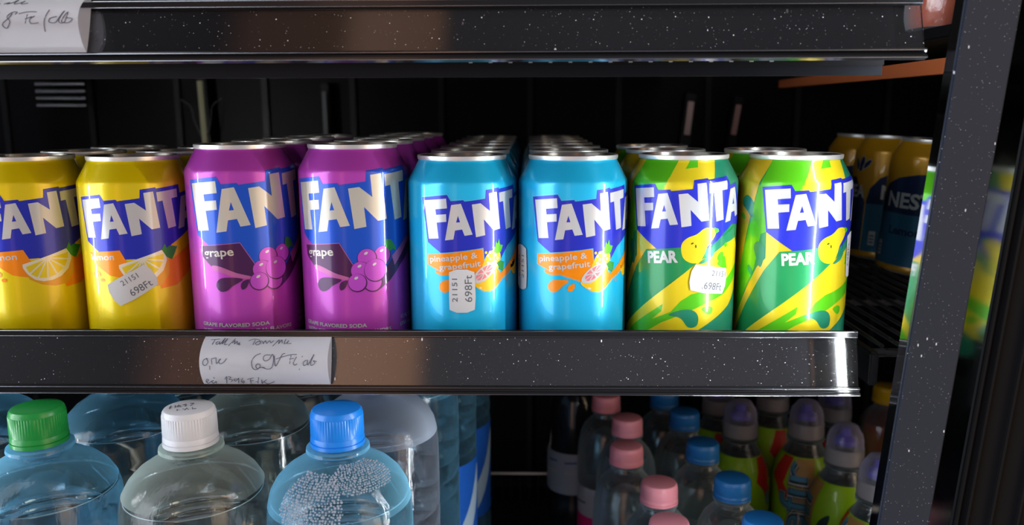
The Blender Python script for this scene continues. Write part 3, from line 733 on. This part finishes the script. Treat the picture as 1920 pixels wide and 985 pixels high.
sticker(fronts[5], 115.2, -40.0, 48.0, 24.0, 14.0, math.pi/2, [('21151', -6.5, -4.4, 4.4, 14), ('698Ft', -6.5, 2.0, 4.0, 14)])
sticker(fronts[6], 115.2, 12.3, 43.2, 21.5, 15.5, -.17, [('21151', .2, 2.4, 4.6, 10.8), ('.698Ft', -4.4, -5.8, 6.0, 13.5)])
sticker(fronts[7], 115.2, 25.5, 56.5, 24.0, 14.5, math.pi/2+.05, [('21151', -6.5, -4.4, 4.4, 14), ('698Ft', -6.5, 3.0, 4.6, 14)])
for k, (x, y, du, lb) in enumerate([(.3370, .722, 0, 'nearest to the dusty post'), (.3355, .792, 30, 'middle one of the three'), (.3340, .866, 8, 'furthest of the three')]):
    place_can('tea', x, y, Z(-.1425)+.0046, du/33.1-.48, 'yellow and navy iced tea can, ' + lb, 'iced tea cans in the right bay', tilt=math.radians(4.2))

# ------------------------------------------------------------------ handwritten price cards
def price_card(label, x0, x1, yb, zb, yt, zt, strokes, bulge=.0085):
    """paper folded over itself, bulging out of the rail; x0..x1, from bottom (yb,zb) to top (yt,zt)"""
    t = thing('price_card', label, 'price card', (0, 0, 0))
    b = bmesh.new(); nx, ns = 10, 16
    def P(u, s, side=1, lift=0.):
        k = math.sin(math.pi*min(max(s, 0), 1))**.8
        n = Vector((0, -math.cos(.27), math.sin(.27)))
        o = (.0022 + bulge*k + lift) if side > 0 else (.0020 - .0008*k)
        base = Vector((x0+(x1-x0)*u, yb+(yt-yb)*s, Z(zb+(zt-zb)*s)))
        return base + n*o
    for side in (1, -1):
        g = [[b.verts.new(P(i/nx, j/ns, side)) for i in range(nx+1)] for j in range(ns+1)]
        for j in range(ns):
            for i in range(nx):
                q = (g[j][i], g[j][i+1], g[j+1][i+1], g[j+1][i]); b.faces.new(q if side > 0 else q[::-1])
    bmesh.ops.solidify(b, geom=b.faces[:], thickness=.00018)
    pap = obj('paper', b, PAPER, t)
    b = bmesh.new()
    for st in strokes:
        pts = catmull(st, 6, False) if len(st) > 2 else st
        tube(b, [P(u, s, 1, .0001) for u, s in pts], .00019, 5)
    obj('handwriting', b, PEN, pap)
def strokes_px(L, x0, x1, y0, y1):
    return [[((x-x0)/(x1-x0), 1-(y-y0)/(y1-y0)) for x, y in s] for s in L]
HW = [  # drawn in the pixels of an enlarged view of the card
 [(250, 225), (350, 215)], [(300, 220), (285, 285)], [(350, 250), (325, 262), (335, 285), (362, 270), (365, 248), (375, 285), (400, 240), (415, 205), (400, 280), (430, 240), (445, 210), (430, 285), (470, 280)],
 [(540, 210), (485, 300)], [(520, 270), (545, 235), (550, 280), (575, 245), (585, 285), (610, 262), (605, 292), (625, 285)],
 [(710, 240), (760, 215), (840, 225)], [(785, 225), (775, 290)], [(830, 240), (800, 270), (830, 292), (860, 262), (835, 240), (880, 245), (895, 275), (910, 235), (935, 270), (960, 235), (985, 265), (1010, 235)], [(1070, 225), (1015, 305)],
 [(1050, 250), (1075, 225), (1080, 275), (1105, 225), (1120, 270)], [(1150, 215), (1145, 275), (1175, 260), (1190, 235), (1180, 272), (1230, 268)],
 [(250, 465), (215, 490), (210, 540), (240, 555), (270, 510), (250, 465), (265, 470)], [(290, 560), (285, 610)], [(310, 475), (318, 540)], [(310, 470), (360, 455)], [(365, 455), (372, 530), (400, 500), (420, 470), (400, 490), (410, 530), (450, 520), (490, 465)],
 [(890, 400), (830, 430), (790, 500), (800, 590), (850, 605), (890, 560), (870, 530), (840, 550), (850, 590), (920, 575), (960, 600)],
 [(1010, 420), (950, 420), (925, 460), (950, 495), (1000, 470), (1030, 410), (1050, 470), (1030, 570), (980, 600), (900, 575)],
 [(1180, 400), (1150, 410), (1110, 500), (1070, 560), (1060, 470), (1055, 430)], [(1080, 470), (1130, 450), (1190, 430)],
 [(1190, 430), (1260, 412), (1320, 410)], [(1255, 420), (1240, 530)], [(1235, 470), (1290, 460)], [(1320, 440), (1285, 520), (1300, 548), (1330, 530)], [(1390, 430), (1350, 610)],
 [(1440, 480), (1405, 510), (1410, 552), (1445, 530), (1450, 480), (1455, 545), (1500, 460), (1525, 410), (1490, 520), (1500, 550), (1540, 520), (1520, 490), (1560, 500)],
 [(200, 775), (240, 750), (225, 735), (205, 765), (225, 790), (265, 765), (300, 750), (270, 770), (290, 790), (325, 765), (320, 790)], [(310, 710), (318, 725)],
 [(440, 735), (470, 700), (445, 790)], [(490, 700), (520, 710), (490, 735), (530, 745), (500, 770)], [(590, 730), (550, 735), (560, 760), (595, 735), (610, 720), (590, 785)], [(660, 720), (630, 760), (650, 785), (665, 755), (635, 765)],
 [(710, 735), (790, 715)], [(750, 725), (735, 790)], [(735, 755), (780, 750)], [(850, 710), (820, 790)], [(800, 770), (830, 765)], [(880, 740), (870, 790), (900, 765), (940, 740), (905, 765), (930, 795), (980, 785), (1025, 765)]]
price_card('white handwritten price card in the rail of the middle shelf below the purple cans', -.1862, -.1135, .4535, -.1525, .4605, -.1265, strokes_px(HW, 165, 1690, 185, 800))
HT = [  # upper card, pixels of its own enlarged view
 [(-330, 40), (-250, 20)], [(-300, 30), (-320, 110)], [(-240, 60), (-210, 90), (-180, 50), (-150, 90), (-120, 40), (-90, 80)], [(-60, 30), (-40, 80), (-10, 40)], [(20, 60), (50, 20), (70, 70), (100, 40), (130, 90), (180, 40)], [(190, 40), (210, 120), (165, 195), (150, 170), (230, 80)], [(270, 90), (320, 50), (300, 90), (350, 60), (390, -10), (375, 85), (430, 70), (470, 20), (450, 90), (520, 70)],
 [(-330, 300), (-390, 400), (-340, 500), (-260, 460), (-300, 400), (-370, 440)], [(-20, 350), (30, 380), (30, 470)], 
 [(260, 260), (140, 260), (70, 310), (110, 340), (200, 300), (260, 250), (240, 400), (180, 490), (70, 460)],
 [(430, 300), (450, 260), (400, 260), (350, 340), (380, 420), (340, 520), (300, 460), (370, 360), (400, 280)],
 [(470, 290), (560, 255), (650, 255)], [(560, 300), (540, 450)], [(540, 380), (610, 340)], [(640, 330), (590, 380), (600, 450), (680, 440)], [(780, 220), (740, 400), (735, 570)],
 [(870, 340), (800, 370), (790, 430), (850, 440), (890, 370), (940, 240), (890, 420), (950, 430), (980, 260), (920, 420), (990, 440), (1030, 380), (960, 360)],
 [(-300, 720), (-220, 700), (-180, 790)], [(50, 700), (30, 800), (70, 720), (60, 690)], [(150, 800), (180, 760)]]
price_card('white handwritten price card in the upper shelf rail, cut by the photo edge', -.3050, -.2105, .4035, .0285, .4125, .0555, strokes_px(HT, -1000, 1090, -150, 830), bulge=.0095)

# ------------------------------------------------------------------ BOTTLES
W_CLR = liquid('water_clear', (.97, .985, .99)); W_BLU = liquid('water_blue', (.95, .98, 1.0))
PET_BLUE = plastic_film('pet_blue_lit_dome', (.70, .87, .96), milk=.42, milk_col=(.28, .72, 1.0))  # dome above the water: glow of the lit back wall put into the milkiness
PET_CLEAR = plastic_film('pet_clear_lit_dome', (.90, .94, .93), milk=.34, milk_col=(.80, .96, .90))  # same painted glow for the clear dome
PET_SMALL = plastic_film('pet_small', (.86, .92, .93), milk=.36, milk_col=(.55, .68, .73), fres=2.0)
PET_FROST = plastic_film('pet_frosted', (.66, .72, .82), milk=.9, milk_col=(.60, .72, .90), rough=.15)
PET_BODY = {PET_BLUE: plastic_film('pet_blue', (.80, .92, .97), milk=.14, milk_col=(.25, .62, .86)), PET_CLEAR: plastic_film('pet_clear', (.93, .96, .95), milk=.07, milk_col=(.62, .74, .72)), PET_FROST: plastic_film('pet_frost_body', (.85, .88, .93), milk=.14, milk_col=(.5, .6, .75))}
DROP = liquid('condensation', (1, 1, 1))
CAPM = {'green': mat('cap_green', (.012, .30, .055), .32, spec=.6), 'white': mat('cap_white', (.66, .68, .72), .38, spec=.6), 'blue': mat('cap_blue', (.01, .22, .78), .30, spec=.6),
        'pink': mat('cap_pink', (.90, .33, .40), .35, spec=.6), 'deep': mat('cap_deep_blue', (.015, .17, .50), .35, spec=.6), 'yellow': mat('cap_yellow', (.85, .45, .005), .35)}
def cap_mesh(r, h, ribs=60):
    b = bmesh.new(); n = ribs*2
    def rf(rr, z, i): return rr + (.00028 if (i % 2 == 0 and -h*.72 < z < -.0035) else 0)
    prof = [(0, 0), (r*.80, -.0001), (r*.90, -.0006), (r*.955, -.0018), (r*.965, -.0036), (r*.975, -.0037), (r*.99, -h*.70), (r*.985, -h*.73), (r*1.005, -h*.75), (r*1.02, -h*.86), (r*.985, -h*.87), (r*.985, -h*.89), (r*1.025, -h*.90), (r*1.03, -h), (r*.9, -h), (r*.88, -h*.4), (0, -h*.38)]
    lathe(b, prof[::-1], n, rfun=rf); return b
BIGP = [(.0128, -.014), (.0130, -.022), (.0175, -.0225), (.0178, -.0245), (.0132, -.0255), (.0138, -.0268), (.0165, -.0285), (.0235, -.0315), (.0300, -.0358), (.0352, -.0412), (.0387, -.0475), (.0403, -.0545), (.0411, -.064), (.0413, -.080), (.0413, -.092),
        (.0413, -.104), (.0402, -.107), (.0413, -.110), (.0413, -.118), (.0402, -.121), (.0413, -.124), (.0413, -.132), (.0402, -.135), (.0413, -.138), (.0413, -.215), (.0395, -.222), (.0395, -.234), (.0413, -.240), (.0413, -.322), (.0395, -.333), (.034, -.3388), (.022, -.340), (.012, -.334), (0, -.332)]
def profile_r(P, z):
    for (r0, z0), (r1, z1) in zip(P, P[1:]):
        if z1 <= z <= z0: return r0 + (r1-r0)*(z-z0)/((z1-z0) or 1e-9)
    return P[-1][0]
def solid_below(P, level, inset):
    q = [(0, level), (profile_r(P, level)-inset, level)] + [(max(r-inset, 0), z) for r, z in P if z < level-.0005]
    q = [(r, max(z, P[-1][1]+inset) if r < .02 else z+ (inset if z < P[-1][1]+.02 else 0)) for r, z in q]
    return q
def big_bottle(film, water, capc, level):
    t = thing('water_bottle', '', 'bottle')
    b = bmesh.new(); lathe(b, BIGP[::-1], 72)
    for f in b.faces:
        if f.calc_center_median().z > level: f.material_index = 1
    obj('bottle_body', b, [PET_BODY[film], film], t)
    b = bmesh.new(); q = solid_below(BIGP, level, .0006); lathe(b, q[::-1], 72); bmesh.ops.recalc_face_normals(b, faces=b.faces)
    rr = profile_r(BIGP, level)-.0014; tube(b, [(rr*math.cos(a), rr*math.sin(a), level+.0002) for a in [2*math.pi*i/72 for i in range(73)]], .0003, 6, 1)  # pale ring painted in for light caught at the water's edge
    obj('water', b, [water, mat('water_line_glint', (.62, .80, .90), .15, spec=1.)], t)
    obj('cap', cap_mesh(.0148, .0210), CAPM[capc], t)
    return t
ZB = Z(-.502) + .3401      # cap-top height of a big bottle standing on the bottom shelf
BIG = {}
def place_big(kind, x, y, rz, label):
    o = BIG[kind]
    if kind in used: o = copy_tree(o)
    k = 1.0 if y < .46 else 1.022
    used.add(kind); o.location = (x, y, Z(-.502)+.3401*k); o.scale = (1, 1, k); o.rotation_euler = (0, 0, rz); o['label'] = label; o['group'] = 'large water bottles on the bottom shelf'
    return o
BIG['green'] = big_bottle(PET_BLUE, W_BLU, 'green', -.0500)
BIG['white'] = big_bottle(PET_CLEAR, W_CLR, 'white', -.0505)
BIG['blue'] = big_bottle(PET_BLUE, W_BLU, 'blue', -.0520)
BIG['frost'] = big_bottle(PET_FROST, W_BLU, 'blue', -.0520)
DY = .0855
place_big('green', -.2790, .4420, 0, 'large blue-tinted water bottle with a green cap, front left')
o_w = place_big('white', -.1922, .4420, .4, 'large clear water bottle with a white cap in front')
o_b = place_big('blue', -.1085, .4420, 0, 'large blue-tinted water bottle with a bright blue cap in front')
place_big('green', -.2740, .4420+DY+.002, 0, 'large water bottle behind the green-capped one')
place_big('green', -.2700, .4420+2*DY+.002, 0, 'large water bottle two behind the green-capped one')
place_big('green', -.3640, .4420+DY-.012, 0, 'large water bottle at the left edge, behind and left of the green-capped one')
place_big('white', -.1880, .4420+DY+.002, 0, 'large clear water bottle with condensation behind the white-capped one')
place_big('white', -.1840, .4420+2*DY+.002, 0, 'large clear water bottle two behind the white-capped one')
place_big('frost', -.1030, .4420+DY+.002, 0, 'large misty pale blue water bottle behind the blue-capped one')
place_big('blue', -.0970, .4420+2*DY+.002, 0, 'large water bottle two behind the blue-capped one')
r3 = place_big('blue', -.0890, .4420+3*DY+.002, 0, 'large labelled water bottle three behind the blue-capped one')
r4 = place_big('blue', -.0810, .4420+4*DY+.002, 0, 'large labelled water bottle four behind the blue-capped one, beside the dark gap')
for rb in (r3, r4):
    A = Art(); A.poly([(-130, -232), (130, -232), (130, -142), (-130, -142)], mat('big_label_blue', (.015, .12, .55), .35), 0)
    for k in range(5):
        A.poly(catmull([(-120+k*50, -225), (-100+k*50, -200), (-85+k*50, -165), (-88+k*50, -150), (-105+k*50, -180), (-125+k*50, -210)], 4), mat('big_label_pale', (.45, .60, .72), .35), 1)
    A.wrap(lambda v: 41.6, 'wrap_label', rb, r0=41.6, step=5)
# price scribble on the white cap
b = bmesh.new()
for st in ([(-.010, .001), (-.009, .004), (-.010, -.001)], [(-.007, .0), (-.007, .004)], [(-.005, .004), (-.006, .001), (-.004, 0), (-.004, .002), (-.006, .002)], [(-.001, .004), (-.003, .003), (-.001, .002), (-.002, 0)], [(.001, .004), (.003, .004), (.001, 0)], [(-.006, -.003), (-.006, -.006)], [(-.003, -.003), (-.002, -.006), (-.001, -.003), (0, -.006)], [(.002, -.003), (.002, -.006), (.004, -.006)]):
    tube(b, [(x, y, .0001) for x, y in st], .00022, 4)
obj('handwriting', b, PEN, o_w)
# bubbles inside the shoulder of the blue-capped bottle
def bubbles(parent, name, az0, az1, z0, z1, n, r0, seed, offs=.0004, label=None):
    random.seed(seed); b = bmesh.new()
    rows = 0; z = z0; done = 0
    while z > z1 and done < n:
        R = profile_r(BIGP, z) - offs; st = r0*2.1/R
        k = (z0-z)/(z0-z1); w = math.sin(math.pi*(.18+.78*k))
        mid_ = (az0+az1)/2; hw = (az1-az0)/2*(.45+.55*w)
        a = mid_-hw + (rows % 2)*st/2
        while a < mid_+hw:
            aa = a + random.uniform(-.3, .3)*st; zz = z + random.uniform(-.5, .5)*r0
            rr = r0*random.uniform(.75, 1.)
            m = Matrix.Translation((R*math.sin(aa), -R*math.cos(aa), zz))
            bmesh.ops.create_icosphere(b, subdivisions=2, radius=rr, matrix=m); a += st; done += 1
        dr = abs(profile_r(BIGP, z-.001)-profile_r(BIGP, z))/.001
        z -= r0*1.85/math.sqrt(1+dr*dr); rows += 1
    o = obj(name, b, mat('bubble_wall', (.85, .88, .95), .08, spec=1., trans=.65, ior=1.25), parent); o['kind'] = 'stuff'
    return o
bubbles(o_b, 'bubbles', -.75, .28, -.031, -.0605, 560, .00080, 5)
bubbles(o_b, 'bubbles', .1, 1.5, -.0285, -.040, 320, .0007, 6)

# ---- half-litre bottles
SMP = [(.0120, -.012), (.0122, -.017), (.0150, -.0175), (.0150, -.0190), (.0125, -.0200), (.0130, -.0235), (.0175, -.0275), (.0225, -.0335), (.0260, -.0415), (.0282, -.0520), (.0292, -.066), (.0293, -.092), (.0283, -.095), (.0283, -.150), (.0293, -.153), (.0293, -.166), (.0280, -.170), (.0293, -.174), (.0293, -.200), (.0275, -.208), (.018, -.212), (0, -.206)]
LAB_WHITE = mat('label_pale', (.50, .55, .62), .4); LAB_PINK = mat('label_magenta', (.80, .03, .22), .4); LAB_BLUE = mat('label_blue', (.02, .10, .45), .4); LAB_INK = mat('label_ink', (.10, .10, .13), .5)
LIME = mat('label_lime', (.36, .66, .01), .35, coat=.3); LRED = mat('label_red', (.65, .03, .02), .4); LSKY = mat('label_sky', (.08, .32, .52), .35); LBLK = mat('label_black', (.01, .012, .02), .4); LWHT = mat('label_white', (.72, .72, .72), .4)
def small_bottle(capc, liquid_m, level=-.036, film=PET_SMALL, label='pink'):
    t = thing('water_bottle', '', 'bottle')
    b = bmesh.new(); lathe(b, SMP[::-1], 48); obj('bottle_body', b, film, t)
    b = bmesh.new(); lathe(b, solid_below(SMP, level, .0006)[::-1], 48); bmesh.ops.recalc_face_normals(b, faces=b.faces); obj('water', b, liquid_m, t)
    obj('cap', cap_mesh(.0148, .0165, 40), CAPM[capc], t)
    A = Art(); c1, c2 = (LAB_WHITE, LAB_PINK) if label == 'pink' else (LAB_WHITE, LAB_BLUE)
    A.poly([(-92, -149), (92, -149), (92, -96), (-92, -96)], c1, 0); A.poly([(-92, -148), (92, -148), (92, -128), (-92, -128)], c2, 1)
    for k in range(6): A.poly([(-86+k*30, -116), (-70+k*30, -114), (-70+k*30, -112), (-86+k*30, -114)], LAB_INK, 2)
    A.wrap(lambda v: 28.9, 'wrap_label', t, r0=28.9, step=4)
    return t
def place_small(key, x, y, rz, label, group):
    o = SML[key]
    if key in used: o = copy_tree(o)
    used.add(key); o.location = (x, y, Z(-.502)+.2122); o.rotation_euler = (0, 0, rz); o['label'] = label; o['group'] = group
SML = {'pink': small_bottle('pink', W_CLR), 'deep': small_bottle('deep', W_CLR, label='blue')}
for x, y, l in ((.1010, .5600, 'small water bottle with a pink cap, nearest of the pink-capped bottles'), (.1035, .6240, 'small water bottle with a pink cap, second nearest of the pink-capped bottles'),
                (.0860, .6990, 'small water bottle with a pink cap, middle one of the pink-capped bottles'), (.0945, .7670, 'small water bottle with a pink cap, fourth nearest of the pink-capped bottles'),
                (.0801, .8330, 'small water bottle with a pink cap, furthest back just under the rail')):
    place_small('pink', x, y, random.uniform(0, 6), l, 'pink-capped small water bottles')
for x, y, l in ((.1694, .5640, 'small water bottle with a deep blue cap, nearest of the blue-capped small bottles'), (.1640, .6330, 'small water bottle with a deep blue cap, second nearest of the blue-capped small bottles'),
                (.1550, .7070, 'small water bottle with a deep blue cap, third nearest of the blue-capped small bottles'), (.1530, .7850, 'small water bottle with a deep blue cap, fourth nearest of the blue-capped small bottles'),
                (.1430, .8450, 'small water bottle with a deep blue cap, furthest back just under the rail')):
    place_small('deep', x, y, random.uniform(0, 6), l, 'blue-capped small water bottles')
# dark bottle with a pale label beside the gap
def dark_bottle():
    t = thing('drink_bottle', 'dark drink bottle with a pale blue-white label at the left of the small bottles', 'bottle', (.0500, .8960, Z(-.502)+.2322), (0, 0, .3), 'other drink bottles')
    P = [(r*1.02, z*1.094) for r, z in SMP]
    b = bmesh.new(); lathe(b, P[::-1], 48); obj('bottle_body', b, mat('dark_pet', (.012, .016, .022), .12, spec=.8), t)
    obj('cap', cap_mesh(.0148, .0165, 40), CAPM['deep'], t)
    A = Art(); A.poly([(-94, -150), (94, -150), (94, -102), (-94, -102)], mat('label_ice', (.42, .50, .60), .4), 0)
    for k in range(8):
        A.poly([(-90+k*23, -114), (-76+k*23, -113), (-76+k*23, -111), (-90+k*23, -112)], LAB_BLUE, 1)
        A.poly([(-90+k*23, -126), (-74+k*23, -126), (-74+k*23, -124), (-90+k*23, -124)], LAB_WHITE, 1)
    A.wrap(lambda v: 30.2, 'wrap_label', t, r0=30.2, step=4)
dark_bottle()

# ---- flavoured drinks with clear sports caps
SPP = [(.0135, -.030), (.0140, -.037), (.0180, -.038), (.0180, -.040), (.0150, -.042), (.0175, -.048), (.0230, -.056), (.0275, -.066), (.0305, -.080), (.0310, -.110), (.0295, -.118), (.0310, -.126), (.0310, -.205), (.0290, -.213), (.018, -.217), (0, -.212)]
CLEARCAP = plastic_film('sports_cap_clear', (.82, .82, .90), milk=.50, milk_col=(.72, .70, .82), rough=.12)
NOZ = mat('nozzle_purple', (.16, .12, .62), .35); SKIRT = mat('cap_frosted', (.40, .37, .38), .3, trans=.2)
def sports_bottle(name='drink_bottle'):
    t = thing(name, '', 'bottle')
    b = bmesh.new(); lathe(b, SPP[::-1], 48); obj('bottle_body', b, PET_SMALL, t)
    b = bmesh.new(); lathe(b, solid_below(SPP, -.052, .0006)[::-1], 48); bmesh.ops.recalc_face_normals(b, faces=b.faces); obj('drink', b, liquid('juice_clear', (.93, .90, .84)), t)
    # dome
    b = bmesh.new(); lathe(b, [(0, 0), (.007, -.0002), (.0095, -.0012), (.0115, -.0042), (.0148, -.009), (.0162, -.015), (.0166, -.0215)][::-1], 48); dome = obj('dome_cap', b, CLEARCAP, t)
    b = bmesh.new(); lathe(b, [(0, -.003), (.0040, -.0032), (.0048, -.005), (.0048, -.010), (.0070, -.012), (.0100, -.0145), (.0110, -.0185), (0, -.019)][::-1], 32); obj('nozzle', b, NOZ, dome)
    b = bmesh.new(); n = 80
    lathe(b, [(.0166, -.0215), (.0172, -.0225), (.0168, -.0255), (.0174, -.027), (.0170, -.029), (.0176, -.031), (.0172, -.036), (.0135, -.0362)][::-1], n, rfun=lambda r, z, i: r+(.0002 if i % 2 else 0)); obj('cap_skirt', b, SKIRT, t)
    # shrink-wrapped label
    A = Art(); R0 = 31.
    A.poly([(-97, -204), (97, -204), (97, -53), (-97, -53)], LIME, 1)
    A.poly([(-40, -54), (-24, -54), (-30, -80), (-22, -92), (-32, -100), (-38, -86), (-47, -76)], LRED, 2)
    A.poly([(28, -84), (38, -82), (37, -91), (30, -93)], LRED, 2); A.poly([(26, -96), (30, -95), (29, -102), (25, -103)], LRED, 2)
    A.poly([(-20, -54), (4, -54), (-2, -90), (2, -130), (-12, -170), (-30, -170), (-26, -120), (-16, -90)], mat('label_amber', (.55, .30, .08), .4), 2)
    A.text('efır', -6, -134, 38, LBLK, 3, width=78, bold=.055, rot=math.pi/2)
    A.text('efır', -6, -134, 38, LWHT, 4, width=78, bold=.038, rot=math.pi/2)
    A.text('efır', -6, -134, 38, LBLK, 5, width=78, bold=.022, rot=math.pi/2)
    A.text('efır', -6, -134, 38, LSKY, 6, width=78, bold=-.004, rot=math.pi/2)
    A.poly(catmull([(8, -88), (18, -80), (14, -98), (8, -112), (2, -104)], 4), mat('leaf_dark', (.02, .06, .06), .4), 3)
    A.poly(circ(60, -95, 13, 24), LAB_WHITE, 3); A.poly(circ(-68, -92, 12, 24), mat('label_grey', (.25, .30, .32), .4), 3)
    rr = lambda v: (profile_r(SPP, v/1000)*1000+.35)
    A.wrap(rr, 'wrap_label', t, r0=R0, step=4, zs=[-54, -56, -59, -62, -66, -70, -75, -80, -110, -114, -118, -122, -126])
    return t
SML['sport'] = sports_bottle()
def place_sport(x, y, rz, label):
    o = SML['sport']
    if 'sport' in used: o = copy_tree(o)
    used.add('sport'); o.location = (x, y, Z(-.502)+.2172); o.rotation_euler = (0, 0, rz); o['label'] = label; o['group'] = 'flavoured drinks with clear sports caps'
place_sport(.2130, .8020, 1.9, 'lime-label drink bottle with a clear purple sports cap, leftmost under the rail end')
place_sport(.2060, .8700, 1.0, 'drink bottle with a clear sports cap half hidden behind the leftmost capped one')
place_sport(.2790, .8020, .0, 'drink bottle with a clear sports cap and big blue outlined letters on its label')
place_sport(.2680, .8800, 1.2, 'lime-label drink bottle in the dark behind the one with blue letters')
place_sport(.3240, .8490, .5, 'drink bottle with a clear sports cap at the back, close to the yellow-capped one')
place_sport(.2940, .7380, -1.25, 'lime-label drink bottle with a clear purple sports cap, in front of the yellow-capped bottle')
place_sport(.2960, .6660, -.9, 'drink bottle with a clear sports cap half hidden by the dusty post')
# yellow-capped orange drink
def orange_bottle(label, loc, k=1., cap='yellow'):
    t = thing('juice_bottle', label, 'bottle', loc, (0, 0, 0), 'other drink bottles')
    P = [(r*k, z*k) for r, z in SMP]
    b = bmesh.new(); lathe(b, P[::-1], 48); obj('bottle_body', b, PET_SMALL, t)
    b = bmesh.new(); lathe(b, solid_below(P, -.040*k, .0006)[::-1], 48); bmesh.ops.recalc_face_normals(b, faces=b.faces)
    obj('juice', b, mat('juice_orange', (.65, .10, .02), .2), t)
    obj('cap', cap_mesh(.0150, .0180, 40), CAPM[cap], t)
orange_bottle('orange-red juice bottle with a yellow cap at the right end under the rail', (.3860, .8650, Z(-.502)+.2122))
orange_bottle('orange juice bottle on the upper shelf of the right bay, top right of the photo', (.3030, .6300, Z(.0545)+.2122), cap='yellow')
